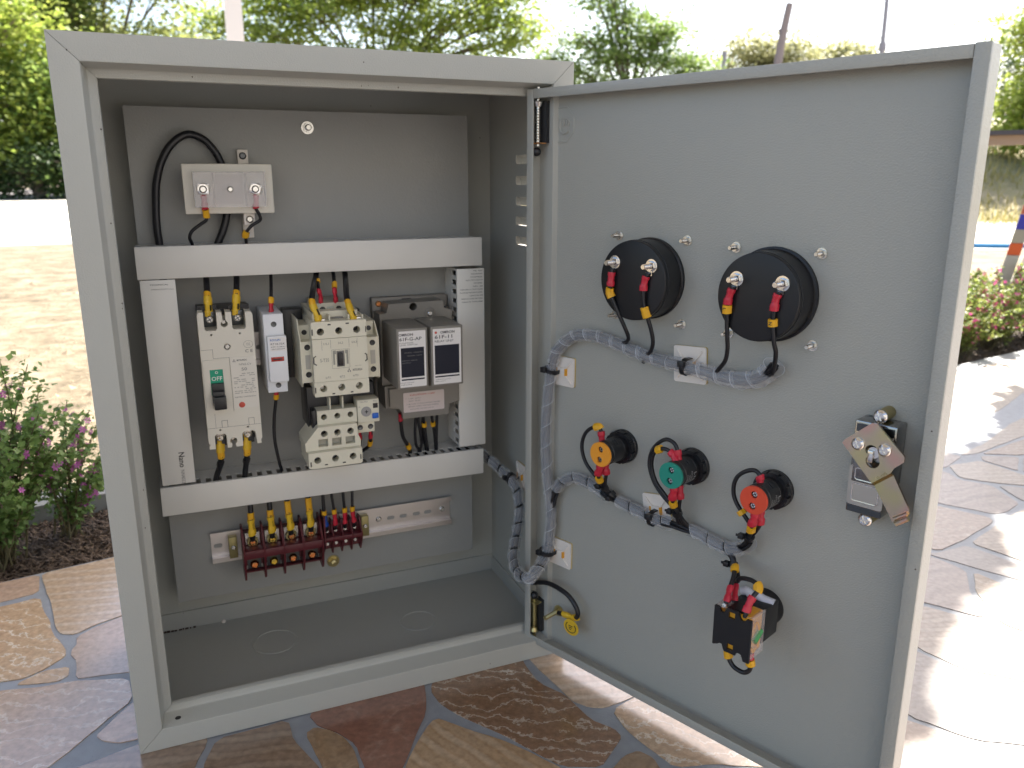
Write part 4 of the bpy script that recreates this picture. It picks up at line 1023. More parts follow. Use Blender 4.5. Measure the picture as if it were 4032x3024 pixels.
for x in (199,208.6,219.2,229.8):
    for z in (117.6,102.6):
        part('terminal_screw', S().screw((x-.6,149.4,z),(0,-1,0),2.6,2.2), M_CHROME, TS)
for x, lab in ((99.8,'end clamp on the low rail at the left of the large block'),(242.6,'end clamp on the low rail at the right of the small block')):
    T = thing('end_clamp', lab.replace('end clamp','olive zinc end clamp'), 'rail clamp', (x,160,113), 'C', 'end clamps on the low rail')
    part('body', S().box(x-4.4,x+4.4,153.5,161.5,101.4,125.6,.7), M_OLIVE, T); part('clamp_screw', S().screw((x,153.5,114),(0,-1,0),2.6), M_STEEL, T)

# ================================================================== WIRES INSIDE THE CABINET
def along(C, s0, s1):
    """the stretch of the polyline C between two fractions of its length"""
    L = [0]
    for i in range(1,len(C)): L.append(L[-1]+(C[i]-C[i-1]).length)
    T = L[-1]; a, b = s0*T, s1*T; o = []
    def pt(d):
        for i in range(1,len(C)):
            if L[i] >= d: k = (d-L[i-1])/max(L[i]-L[i-1],1e-9); return C[i-1].lerp(C[i],k)
        return C[-1].copy()
    o.append(pt(a))
    for i in range(len(C)):
        if a < L[i] < b: o.append(C[i])
    o.append(pt(b)); return o
def plen(C): return sum((C[i]-C[i-1]).length for i in range(1,len(C)))
def wire(label, P, r, sleeves=(), frame='C', group=None, name='control_wire', cat='wire', text=None):
    """P: path; sleeves: (mm from the start, mm to, radius, material, kind)"""
    C = spline(P, 7); T = thing(name, label, cat, tuple(C[0]), frame, group)
    part('insulation', S().tube(C, r, n=10, sm=0), M_WIRE, T, smooth=60)
    L = plen(C)
    for a, b, rr_, m, kind in sleeves:
        a = L+a+1000 if a <= -1000 else a; b = L+b+1000 if b <= -1000 else b      # below -1000: measured from the far end
        seg = along(C, max(0,a/L), min(1,b/L))
        rr_ = rr_*1.12
        if kind == 'terminal_sleeve':      # crimped: waisted and slightly flat
            n_ = len(seg); 
            if n_ < 6: seg = along(seg, 0, 1); seg = [seg[0].lerp(seg[-1],k/6) for k in range(7)]
            part(kind, S().tube(seg, lambda t: rr_*(1.0 if t < .30 else .84 if t < .62 else 1.05), n=12, sm=0, flat=.68), m, T, smooth=50)
        else:
            part(kind, S().tube(seg, rr_, n=8, sm=0, flat=.8), m, T, smooth=25)
    return T, C
def marker_text(T, p, t, h=2.4, rot=0, m=None, face=None):
    part('marker_letter', text_shape(t, p[0], p[2], p[1], h, rot=rot, bold=.03), m or M_INK, T, smooth=0)

# heavy earth cable looping behind the link box
wire('thick black cable arching over behind the link box', [(58.9,160,400),(58.9,160,433),(58.2,159,454),(59.7,158,477),(62.4,157,496),(69.1,156,515),(79.6,156,530),(93,157,537.8),(106.2,158,534),(115.4,158,524),(121,159,512),(125,159,497),(124.6,159,484),(122.5,159,464),(117.9,159,448.6),(110.6,159,433),(104,159,415)], 3.6, (), name='earth_cable', cat='cable')
G1 = 'black wires of the link box'
T, C = wire('thin black wire leaving the left screw of the link box, marked yellow', [(101.4,132,483),(101.6,131,476),(101.8,131,470),(102.2,133,465),(101.9,134,459.6),(96.5,136,455.5),(88.5,138,449.2),(85.9,140,442.9),(87.9,145,435.7),(89,150,425)], 1.6,
     ((1,11,3.2,M_RED,'terminal_sleeve'),(11,13.5,3.3,M_RED,'terminal_sleeve'),(14,22,3.1,M_YELM,'wire_marker')), group=G1)
T, C = wire('thin black wire leaving the right screw of the link box, kinked below it', [(148.5,132,483),(148.2,131,476),(147.8,132,469.4),(150.5,134,463.5),(151,136,458.4),(143.3,138,453.4),(137.8,140,447),(136.8,142,442.6),(137.1,144,437.4),(137,148,428)], 1.6,
     ((1,13,3.1,M_RED,'terminal_sleeve'),(44,50,3.4,M_YELM,'wire_marker')), group=G1)
# supply and load cables of the breaker
for lab, P, t in (('thick black supply cable with yellow lug entering the breaker at top left', [(97.4,150,425),(97.2,139,407.5),(96.4,124,395),(96,116.5,384),(95.9,116.5,375.5),(95.6,116.8,369)], 'L'),
               ('thick black supply cable with yellow lug entering the breaker at top right', [(126,150,425),(125.2,139,407.5),(123.2,124,395),(121.4,116.5,384),(120.5,116.5,375.3),(120.2,116.8,369)], 'N')):
    C = spline(P, 7); L = plen(C)
    T, C = wire(lab, P, 2.9, ((L-25,L-19.5,3.5,M_YELM,'wire_marker'),(L-20,L-2,4.3,M_YEL,'terminal_sleeve')), group='cables at the top of the breaker')
    p = along(C, (L-22)/L, 1)[0]; marker_text(T, (p.x,p.y-3.7,p.z), t, 2.6, rot=PI/2)
    part('lug', S().box(P[-1][0]-4.2,P[-1][0]+4.2,112.2,113.4,363,370.5,.3), M_DARKST, T)
for lab, P, t in (('thick black cable with yellow lug leaving the breaker at bottom left', [(95.9,116.8,253),(95.4,116,246),(94.8,116,234.3),(94.7,117,227.7),(92.9,121,218.2),(89.5,128,206.7),(88,136,196),(88,142,186)], 'L'),
               ('thick black cable with yellow lug leaving the breaker at bottom right', [(120.9,116.8,253),(120.4,116,246),(119.9,116,234),(119.4,117,227.9),(118.1,121,218.3),(116.8,128,206.2),(116,136,196),(116,142,186)], 'N')):
    T, C = wire(lab, P, 2.9, ((0,18,4.3,M_YEL,'terminal_sleeve'),(18.2,24.5,3.6,M_YELM,'wire_marker'),(30,34,3.7,M_BLACK,'cable_tie')), group='cables at the bottom of the breaker')
    marker_text(T, (P[3][0],113.0,P[3][2]+2), t, 2.4, rot=PI/2)
    part('lug', S().box(P[0][0]-4.4,P[0][0]+4.4,111.8,113.2,251.5,257,.3), M_STEEL, T)
wire('thin black wire dropping into the top of the white fuse holder', [(157.8,150,425),(157.6,140,406.6),(155.8,127,395),(154,119,383.8),(153.6,118,378.4),(153,118,368)], 1.7, ((-1000-17,-1000-12,2.9,M_YELM,'wire_marker'),(-1012,-1000,2.6,M_RED,'terminal_sleeve')))
wire('thin black wire hanging from the white fuse holder down to the lower duct', [(152.9,122,295),(152.6,123,285.5),(151.7,125,277.6),(149.3,128,258.9),(148.4,129,236.8),(151.5,131,210.8),(153.6,136,201.4),(155,142,190)], 1.7, ((1,9,2.4,M_RED,'terminal_sleeve'),(9,14,2.8,M_YELM,'wire_marker')))
# contactor wiring
wire('thick black cable with yellow lug at the left pole of the contactor', [(204,150,420),(202,138,404),(197,120,398),(191.5,100,391.9),(189,92,384),(189.5,89,378),(192.2,86,370),(193.4,86,364)], 2.9, ((-1000-22,-1000-16,3.5,M_YELM,'wire_marker'),(-1000-17,-1000-1,4.2,M_YEL,'terminal_sleeve')), group='cables at the top of the contactor')
wire('thick black cable with yellow lug at the right pole of the contactor', [(233,150,420),(231,138,404),(226.5,113,395),(223.6,97,384),(224.8,88,373),(226.8,86,366),(227.6,86,362)], 2.9, ((-1000-22,-1000-16,3.5,M_YELM,'wire_marker'),(-1000-17,-1000-1,4.2,M_YEL,'terminal_sleeve')), group='cables at the top of the contactor')
wire('thin black wire with red sleeve at the left coil terminal of the contactor', [(202,150,420),(202,138,404),(200,120,398),(199,110,391),(200.4,111,385),(200.6,113,377)], 1.7, ((-1000-30,-1000-26,2.6,M_YELM,'wire_marker'),(-1000-15,-1000-1,2.7,M_RED,'terminal_sleeve')), group='coil wires of the contactor')
wire('thin black wire with red sleeve at the right coil terminal of the contactor', [(220,150,420),(219,138,405),(216,118,396),(214.6,111,389),(215.2,111,383),(215.4,113,377)], 1.9, ((-1000-23,-1000-16,2.7,M_YELM,'wire_marker'),(-1015,-1000,2.8,M_RED,'terminal_sleeve')), group='coil wires of the contactor')
wire('thin black wire with red sleeve below the overload relay', [(244.9,112,247),(244.6,112,240),(244.8,114,233),(244.8,117,226),(244.4,121,220),(241,128,214.5),(236,136,208),(232,142,196)], 1.9, ((4,16,2.7,M_RED,'terminal_sleeve'),(21,27,3.1,M_YELM,'wire_marker')))
wire('thin black wire with orange and red sleeve beside the lower terminal block', [(233.6,114,247),(233.6,114,240),(233.9,116,232),(234,120,222),(233,128,212),(231,138,200)], 1.7, ((4,17,2.5,M_RED,'terminal_sleeve'),))
# wires under the relay socket
gw = 'black wires under the relay socket'
wire('black wire with red sleeve, leftmost under the relay socket, marked yellow at its foot', [(282.6,132,249),(282.8,133,243.6),(283.4,134,236),(285.5,136,221),(290.9,138,209.8),(294.1,141,203.5),(296,146,194)], 2.1, ((0,9,2.9,M_RED,'terminal_sleeve'),(41,47,3.0,M_YELM,'wire_marker')), group=gw)
for i, (lab, P, mk) in enumerate((('thin black wire bowed left, second under the relay socket', [(302,136,248),(301.3,138,238.9),(300.4,139,222),(301.6,141,208),(304.9,143,200.5),(306,147,190)], None),
    ('thin black wire crossing under the middle of the relay socket', [(304.5,136,248),(304,138,238),(306.5,139,222),(308,141,210),(307,143,200),(306.5,147,190)], None),
    ('thin black wire with yellow marker under the middle of the relay socket', [(309.2,134,248),(309.6,136,238),(311.2,138,229.4),(313.2,140,213.7),(315.5,143,200.2),(317,147,190)], (15,20)),
    ('black wire with yellow marker at right under the relay socket', [(318.6,134,248),(319.4,135,238),(321.4,138,228.2),(323.4,140,214.7),(325.1,143,200.2),(326,147,190)], (15,20)),
    ('thin black wire, rightmost under the relay socket', [(326.3,136,248),(326,138,238.4),(325.6,140,218),(326,143,200),(326.5,147,190)], None),
    ('thin black wire falling straight behind the middle marker', [(311.5,140,248),(310,141,232),(311,143,216),(314,145,203),(315,148,192)], None))):
    wire(lab, P, 1.7, ((mk[0],mk[1],3.0,M_YELM,'wire_marker'),) if mk else (), group=gw)
# wires down to the terminal blocks
gb = 'cables with yellow lugs above the large terminal block'
for i, (x0, x1, x2, zt, t) in enumerate(((119.7,119.1,119.3,148,'L'),(139,139,139.6,148.5,'N'),(157.4,158,159.2,148.5,'U'),(179.4,179.8,180.4,150,'V'))):
    pos = ('leftmost of the four','second from left of the four','third from left of the four','rightmost of the four')[i]
    extra = 7 if i >= 2 else 0
    T, C = wire('black cable with yellow lug, %s above the large maroon block' % pos, [(x0,142,185),(x0,140,163),(x1,139,149),(x2,140,134),(x2,142,124)], 2.8,
         ((28.5-extra,35.5,3.5,M_YELM,'wire_marker'),(36,54,4.3,M_YEL,'terminal_sleeve')), group=gb)
    marker_text(T, (x1,135.3,zt+2), t, 2.4, rot=PI/2)
    part('lug', S().lathe((x2,146,120.5),(0,-1,0),[(2,0),(5.4,0),(5.4,1),(2,1)],20), M_OLIVE, T)
gs = 'thin wires above the small terminal block'
for i, (x0, x1, x2) in enumerate(((195.8,196.1,197.6),(205.2,207.2,207.8),(217.6,218.6,218.4),(227.9,227.2,228.8))):
    pos = ('leftmost', 'second from left', 'third from left', 'rightmost')[i]; c_ = M_BLUE if i == 0 else M_RED
    wire('thin black wire with %s sleeve, %s of four above the small maroon block' % ('blue' if i == 0 else 'red', pos), [(x0,145,185),(x0,144,162.5),(x1,144,140),(x2,145,124),(x2,147,119)], 2.0 if i == 0 else 1.6,
         ((41,46,2.9,M_YELM,'wire_marker'),(46.5,59.5,3.1 if i == 0 else 2.9,c_,'terminal_sleeve')), group=gs)

# ================================================================== THINGS ON THE DOOR (door frame: y = depth, panel face at 17)
def washers(T, x, y, z, r, stud, m=M_CHROME, name='terminal_stud', sub=True):
    s_ = S(); s_.cyl((x,y+.2,z),(x,y-stud,z),r*.36,r*.33,n=14); n = int((stud-r*.9)/1.0)
    for k in range(max(n,0)): s_.lathe((x,y-r*.9-.3-k*1.0,z),(0,-1,0),[(r*.34,0),(r*.41,.3),(r*.34,.6)],14)
    P = part(name, s_, m, T)
    part('washer', S().lathe((x,y,z),(0,-1,0),[(0,0),(r,0),(r,.7),(r*.5,.8)],24), m, P)
    part('nut', S().hexn((x,y-.7,z),(0,-1,0),r*.74,r*.55), m, P, smooth=20)
    return P
def meter(label, cx, cz, r0, r1, yf, lugs, nuts, ringo):
    T = thing('panel_meter', label, 'panel meter', (cx,17,cz), 'D', 'round black meter backs on the door')
    prof = [(0,yf-17),(r1-1.6,yf-17),(r1-.5,yf-16.7),(r1,yf-16),(r1,yf-12.5),(r1+.4,yf-12.3),(r0-.4,-4),(r0,-3.4),(r0+ringo,-3.0),(r0+ringo,-.1),(0,-.1)]
    part('body', S().lathe((cx,17,cz),(0,1,0),prof,72), M_BLACKM, T, smooth=30)
    for x, z in lugs: washers(T, x, yf, z, 5.7, 12.5)
    for x, z in nuts: washers(T, x, 17, z, 4.2, 10.5, M_STEEL, 'mounting_stud')
    return T
meter('round black meter back on the door, left of the pair', 132, 414.6, 33.9, 33.4, -9.5, ((113.8,429.0),(151.4,428.4)), ((97.4,449.2),(167.3,448.5),(96,378.9),(166.1,378.7)), .8)
meter('round black meter back on the door, right of the pair, with a wider base rim', 246, 412, 34.6, 33.2, -8.5, ((228.6,424.6),(265.6,424.2)), ((211.9,445.6),(281.1,445.1),(210.6,377.4),(280.5,376.9)), 1.6)
def ring_lug(T, x, y, z): part('ring_lug', S().lathe((x,y,z),(0,-1,0),[(2,0),(4.0,0),(4.0,.6),(2,.6)],18).box(x-1.6,x+1.6,y-.7,y,z-8,z-3.4), M_CHROME, T)
gm = 'black wires hanging from the meter terminals'
mw = (('black wire on the left terminal of the left meter, double yellow marker', [(113.2,-12.4,423.5),(112.8,-13,416),(112.4,-13,409.3),(111.4,-12.6,403.7),(113.5,-12,398.5),(116,-11,393),(120.6,-9,382.6),(124.1,-5,371.5),(123.6,0,363.4),(118,4,358.4),(108,8,355)], ((3,14.5,3.0,M_RED,'terminal_sleeve'),(16.5,20.5,3.1,M_YELM,'wire_marker'),(20.5,25,3.3,M_YELM,'wire_marker')), None),
      ('black wire on the right terminal of the left meter, double yellow marker', [(149.6,-12.4,422.8),(147.6,-13,416),(146.7,-13,408.8),(146.8,-12,396.7),(149.5,-10,386.2),(151.7,-7,375.4),(151.4,-3,364),(145.8,2,354.3),(138.6,6,348.7),(134,9,342)], ((3,15,3.0,M_RED,'terminal_sleeve'),(29,33.5,3.2,M_YELM,'wire_marker'),(33.5,38,3.4,M_YELM,'wire_marker')), None),
      ('black wire on the left terminal of the right meter, with marker letter L', [(227.5,-11.6,419),(225.6,-12,412.8),(224.2,-12,406),(223.7,-11,397.1),(223.9,-9,380.1),(223.2,-6,369.6),(218.9,-1,358.1),(209.3,4,346.9),(204,9,339)], ((2,14.5,3.0,M_RED,'terminal_sleeve'),(15,21.5,3.3,M_YELM,'wire_marker')), (223.4,-15.1,401.6,'L')),
      ('black wire on the right terminal of the right meter, with marker letter N', [(264.8,-11.6,418.6),(263,-12,412.9),(262.2,-12,405.4),(261.4,-11,396.8),(262.6,-9,380.7),(263.3,-6,372.7),(260.1,0,361.6),(255.9,6,352.9)], ((2,14.5,3.0,M_RED,'terminal_sleeve'),(21,26.5,3.3,M_YELM,'wire_marker')), (261.2,-14.3,395,'N')))
for k, (lab, P, sl, mk) in enumerate(mw):
    T, C = wire(lab, P, 1.75, sl, 'D', gm)
    lx, lz = ((113.8,429.0),(151.4,428.4),(228.6,424.6),(265.6,424.2))[k]
    ring_lug(T, lx, -10.4 if k < 2 else -9.4, lz)
    if mk: marker_text(T, (mk[0],mk[1],mk[2]), mk[3], 2.6, rot=-PI/2)

def pilot(label, cx, m, cap, prints=True):
    cz = 257.6; T = thing('pilot_lamp', label, 'pilot lamp', (cx,17,cz), 'D', 'pilot lamp backs on the door')
    part('body', S().lathe((cx,17,cz),(0,-1,0),[(0,.1),(11.6,.1),(11.6,13),(11.2,13.6),(11.2,28),(10.7,28.6),(10.7,33.5),(0,33.5)],48), M_BLACK, T, smooth=30)
    s_ = S(); n = 10; O_ = []
    for i in range(n):
        a = 2*PI*i/n; d = 2*PI/n
        O_ += [(cx+15.4*math.cos(a+d*f), cz+15.4*math.sin(a+d*f)) for f in (0,.12,.25,.38,.5,.62,.75)]+[(cx+14.2*math.cos(a+d*f), cz+14.2*math.sin(a+d*f)) for f in (.79,.96)]
    s_.plate(O_, 8.5, 16.9, [circ(cx,cz,11.8,24)]); s_.lathe((cx,17,cz),(0,-1,0),[(15.9,0),(15.9,3),(15.2,3.6),(14,3.6)],40)
    part('locking_ring', s_, M_BLACK, T, smooth=30)
    s_ = S()
    for k in range(2):
        for j in (-1,1):
            a0 = 1.15; r = 11.35; P = [(cx+r*math.cos(a0+q*.12-.3), -5.0+k*3.2, cz+r*math.sin(a0+q*.12-.3)) for q in range(5)]
        s_.tube(P, .55, n=6, sm=0)
    part('vent_slot', s_, M_INK, T)
    yf = -18.3
    part('rear_disc', S().plate(circ(cx,cz,11.3,48), yf, yf+2.2, [circ(cx+.3,cz+4.7,2.9,20),circ(cx-.7,cz-5.0,2.9,20)]), m, T, smooth=30)
    part('disc_skirt', S().lathe((cx,yf+2.2,cz),(0,1,0),[(10.2,0),(10.2,3.6)],40), m, T)
    for dx, dz in ((.3,4.7),(-.7,-5.0)): part('terminal_screw', S().screw((cx+dx,yf+3.2,cz+dz),(0,-1,0),2.7,1.6), M_CHROME, T)
    part('black_core', S().lathe((cx,yf+3.3,cz),(0,1,0),[(0,0),(9.9,0),(9.9,1)],32), M_BLACK, T)
    if prints:
        sh = merge(text_shape('LTE', 0, 0, 0, 3.6, 9, bold=.03, rot=0), xf(text_shape('AD16-22D/S', 0, 0, 0, 2.4, 13), Matrix.Translation((0,0,-5))), xf(text_shape('220V', 0, 0, 0, 2.0, 7), Matrix.Translation((0,0,-8.2))), xf(text_shape('CHINA', 0, 0, 0, 1.7, 9), Matrix.Translation((0,0,-11.6))))
        v = []
        for p in sh.v:      # wrap the print round the barrel
            a = -.30-p[0]/11.3; yy = 2.2+p[2]*1.0
            v.append((cx+11.32*math.cos(a), yy, cz+11.32*math.sin(a)))
        sh.v = v; sh.f = [q[::-1] for q in sh.f]+[q for q in sh.f]
        part('print', sh, M_INKW, T, smooth=0)
    return T
pilot('pilot lamp back with amber orange disc, left of the three on the door', 110.5, M_ORANGE, 0, False)
pilot('pilot lamp back with green disc, middle of the three on the door', 185.4, M_TEAL, 1)
pilot('pilot lamp back with red disc, right of the three on the door', 261.0, M_REDD, 2)
gp = 'black wires of the pilot lamps'
def bundle_tie(label, P, r=3.4, head=None, frame='D'):
    C = [Vector(p) for p in P]; T = thing('cable_tie', label, 'cable tie', tuple(C[0]), frame, 'black cable ties on the harness')
    part('strap', S().tube(C, r, n=14, sm=0, cap=True), M_BLACK, T, smooth=25)
    c = (C[0]+C[-1])/2; d = (C[-1]-C[0]).normalized(); h = head or (-r-1.5,-2,0)
    q = c+Vector(h); part('tie_head', S().box(q.x-2.4,q.x+2.4,q.y-2.6,q.y+2.2,q.z-2.2,q.z+2.2,.5), M_BLACK, T)
    part('tie_tail', S().box(q.x-4.6,q.x-2,q.y-1.2,q.y-.4,q.z-1,q.z+1), M_BLACK, T)
wire('black wire looping from the top of the amber lamp round its left side', [(104.5,-6,259.5),(103,-6,264.6),(101.8,-6,270.6),(100.9,-6,275.7),(99,-6.5,278.4),(95.7,-7,277.8),(88.9,-7,274.4),(83,-7,267.7),(79.9,-7,257),(81.4,-6.5,246.4),(86.5,-6,237.6),(95.6,-4,228.4),(100,0,221),(106,5,211)], 1.75, ((3,15.5,2.9,M_RED,'terminal_sleeve'),(18,24.5,3.4,M_YELM,'wire_marker')), 'D', gp)
wire('black wire from the bottom of the amber lamp with red sleeve and yellow marker', [(106.5,-12,246),(105.4,-12,241),(103,-10.5,235.5),(101.3,-7,229),(100.6,-3,224),(101,1,217),(106.5,5,211.8),(110,8,206.7)], 1.75, ((1,12.5,3.3,M_RED,'terminal_sleeve'),(17,23.5,3.4,M_YELM,'wire_marker')), 'D', gp)
wire('second black wire under the amber lamp, half hidden, with red sleeve', [(106,-4,245),(106.3,-4,239.7),(106.4,-3,234),(104,-1,226),(103,1,219),(107,6,210)], 1.75, ((0,11,3.2,M_RED,'terminal_sleeve'),), 'D', gp)
wire('outer black wire looping from the top of the green lamp round its left side', [(185.8,-6,262),(185.2,-6,267),(183.7,-6,273.2),(182.3,-6,278.1),(179,-6,282),(172.1,-6,283.4),(164.9,-6,279.3),(159.2,-6,272.5),(156.1,-6,265),(155.7,-6,254.8),(160.8,-6,242.5),(168.9,-5,232.6),(178.5,-3,223.8),(183,1,217),(183,6,207)], 1.75, ((2,15,2.9,M_RED,'terminal_sleeve'),), 'D', gp)
wire('inner black wire at the top of the green lamp, with marker 4', [(185.2,-9,263.5),(183.5,-9,268.4),(180.7,-9,271.9),(177.6,-9,274.8),(173.1,-9.5,276),(168.4,-10,274.8),(164.3,-9.5,272),(160.6,-9,266.5),(159.3,-8,255.9),(164.3,-8,243.7),(172.4,-7,234.8),(181.2,-5,225.2),(184.5,0,217),(186,6,207)], 1.75, ((2.5,14,2.8,M_RED,'terminal_sleeve'),(22,27.5,3.4,M_YELM,'wire_marker')), 'D', gp)
wire('black wire from the bottom of the green lamp, with marker letter N', [(186,-12,247),(185.2,-12,241),(183.6,-10.5,234.5),(182.2,-7,228.5),(181.5,-3.6,224),(180.9,0,217.3),(180,5,208.9),(179.4,8,202.2)], 1.75, ((1,13.5,3.3,M_RED,'terminal_sleeve'),(17.5,24,3.4,M_YELM,'wire_marker')), 'D', gp)
wire('second black wire under the green lamp, half hidden, with red sleeve', [(185.4,-4,245),(186.4,-4,239),(186.2,-3,232),(184.5,-1,224),(183.6,1,217),(187,5,209),(190,8,204)], 1.75, ((0,12,3.2,M_RED,'terminal_sleeve'),), 'D', gp)
wire('black wire looping from the top of the red lamp round its left side', [(261,-6,261),(260.2,-6,265.1),(259.1,-6,270.1),(258.6,-6,274),(255.4,-6,276.8),(250.7,-6,276.4),(244.4,-6,272.9),(239.2,-6,267),(237.0,-6,258.7),(238.4,-6,249.9),(243.5,-6,242.1),(249.2,-5.5,235.8),(252.4,-4,230.5),(253,-1,223),(250,3,216)], 1.75, ((1.5,13.5,2.9,M_RED,'terminal_sleeve'),(66,70,3.4,M_YELM,'wire_marker')), 'D', gp)
wire('black wire from the bottom of the red lamp with broad yellow marker', [(260.6,-12,246),(259.8,-12,240.5),(257.6,-10.5,234),(255.4,-7,228.4),(253.8,-4,223.6),(250.5,0,217.5),(247,4,213)], 1.75, ((1,13,3.3,M_RED,'terminal_sleeve'),(16,22.5,3.5,M_YELM,'wire_marker')), 'D', gp)
wire('second black wire under the red lamp, half hidden, with red sleeve', [(260.4,-4,245),(260.8,-4,239.5),(260.4,-3,233),(257.6,-1,227),(253,1,220),(247.6,4,213.6)], 1.75, ((0,12,3.2,M_RED,'terminal_sleeve'),), 'D', gp)
bundle_tie('black cable tie gathering the wires just under the amber lamp', [(100.8,0,220.4),(101.6,2.2,216.4)], 3.9)
bundle_tie('second black cable tie where the amber lamp wires enter the harness', [(105,5,213),(107.5,6,209.8)], 4.4, (1,-5,-2))
bundle_tie('black cable tie gathering the wires just under the green lamp', [(181.6,-.5,219.6),(182,1.5,215.8)], 4.6)
bundle_tie('black cable tie gathering the wires just under the red lamp', [(251.2,0,218.6),(249,2,215.2)], 4.2)
bundle_tie('black cable tie on the thin bundle above the selector switch', [(237.6,2,190.2),(238.4,1,186)], 3.6)

# ---- selector switch
SW = thing('selector_switch', 'black selector switch back with amber contact carriers and clear side covers', 'selector switch', (261,17,151), 'D')
cx, cz, yf = 261.5, 151.5, -38.0
x0, x1, z0, z1 = 245.4, 277.6, 136.0, 168.6
part('mounting_collar', S().lathe((262,17,154),(0,-1,0),[(0,.1),(15.4,.1),(15.4,3),(14.4,4.6),(14.4,9),(0,9)],40), M_BLACK, SW)
part('base_block', S().box(249.5,276.6,-17,9,139,168,1.2), M_BLACK, SW)
part('white_rocker', S().tube([(250,-3,170.6),(254,-3,172),(258,-2,169.6),(262,-1,170.6),(267,0,168.6),(271,1,167.8),(275.5,2,167)], 3.6, n=14, sm=5), M_WHT2, SW)
s_ = S()
nt_ = [(x0,z0+.6),(x0+.6,z0),(x0+4.6,z0+1.6),(x0+6.6,z0+3.2),(x0+8.4,z0+3.0),(x0+9.6,z0-.4),(x0+10.8,z0-2.2),(x0+20.4,z0-2.2),(x0+21.2,z0+.4),(x0+23,z0+1.6),(x0+25.6,z0+.6),(x0+27.4,z0-4.2),(x1,z0-4.2),
       (x1,z1),(x0+28,z1-.2),(x0+26.4,z1-2.4),(x0+24,z1-3),(x0+22.6,z1-1.6),(x0+21.6,z1+1.2),(x0+20.6,z1+3.2),(x0+10.8,z1+3.2),(x0+10,z1+1.2),(x0+8.4,z1-2.0),(x0+6,z1-2.4),(x0+4.6,z1+.4),(x0+3.6,z1+1.6),(x0,z1+1.6)]
s_.plate(nt_, yf, yf+2.2, [rect(x0+12.6,x0+18.2,z1-4.4,z1+.9),rect(x0+12.8,x0+18.4,z0+.8,z0+5.8)])
part('rear_plate', s_, M_BLACK, SW)
part('contact_carrier', S().box(x0+1.6,x0+9,yf+2.2,-17,z0+4,z1-3).box(x0+9,x1-2,yf+2.3,-17,z0+.4,z1+.6).box(x0+22.6,x1-2.6,yf+3,-18,z1-3,z1+1.4), M_AMB, SW)
part('contact_body', S().box(x0+.8,x0+9.5,yf+9,-16.5,z0+3,z1-2).box(x0+10.5,x0+22,-34,-16.5,z0-1.6,z1+2.6), M_BLACK, SW)
s_ = S()
for a, b in ((x0-.2,x0+.5),(x1-.4,x1+.3)):
    s_.box(a,b,yf+2.3,-16.5,z0-1.5,z1+1.6)
s_.box(x0,x0+9,yf+2.3,-17,z1+.6,z1+1.2).box(x1-8,x1,yf+2.3,-17,z1+.6,z1+1.2).box(x1-8,x1,yf+2.3,-17,z0-2.2,z0-1.6)
part('clear_cover', s_, M_CLEAR, SW)
part('green_plunger', S().cyl((x1-.4,-31,148),(x1-.4,-21,154),2.6,n=10), mat('green_clear', (.10,.45,.16), .15, alpha=.8), SW)
part('amber_lever', S().tube([(x1-.8,-33,160),(x1-.8,-29,163.5),(x1-.8,-25,160),(x1-.8,-22,150),(x1-.8,-24,141)], 1.1, n=8, sm=4).tube([(x1-.8,-34,144),(x1-.8,-31,139),(x1-.8,-28,141)],1.1,n=8,sm=4), M_AMB, SW)
for x, z in ((x0+6.4,z1+1.4),(x0+24.8,z1-1)): part('solder_tag', S().lathe((x,yf+6,z),(0,-1,.35),[(0,0),(2.4,0),(2.7,1),(1.6,3.2),(0,3.6)],9), M_SOLD, SW, smooth=0)
sg = 'black wires of the selector switch'
wire('black wire entering the top left of the selector switch under a yellow marker', [(238.4,1,187),(241.5,-3,190),(245,-9,191),(247.3,-14,187.6),(248.9,-20,183.2),(250.6,-26,179),(252,-31,174.5),(251.8,-33.5,169)], 1.9, ((10,16,3.4,M_YELM,'wire_marker'),(30,43,3.3,M_RED,'terminal_sleeve')), 'D', sg)
wire('black wire arching over the selector switch, with marker 2', [(238.8,1,186.4),(243,-2,186),(247,-6,183),(250,-12,183),(253.6,-15,187.6),(260.6,-18,191),(267.5,-20,192.1),(272.6,-22,190.6),(273.4,-24.4,187.4),(271.8,-27,183.6),(271,-31,178.5),(270.6,-34,172.5),(270.4,-35,168)], 1.9, ((44.5,51,3.5,M_YELM,'wire_marker'),(56,69,3.2,M_RED,'terminal_sleeve')), 'D', sg)
wire('short black wire with red sleeve behind the first one on the selector switch', [(247,-8,183),(249.5,-14,179),(252,-19,175),(253.6,-22,170)], 1.8, ((7,20,3.1,M_RED,'terminal_sleeve'),), 'D', sg)
wire('black wire looping under the selector switch between two yellow markers', [(255.2,-30,136),(255.6,-30,129.5),(256.6,-30,124.9),(258.6,-30,121),(262.7,-30,117.8),(270.1,-30,117.2),(274.8,-30,121),(275.8,-30,126),(275.2,-31,131.5),(274.5,-31,137)], 1.9, ((6,12,3.3,M_YELM,'wire_marker'),(40,45,3.5,M_YELM,'wire_marker'),(45.5,52,3.2,M_RED,'terminal_sleeve')), 'D', sg)

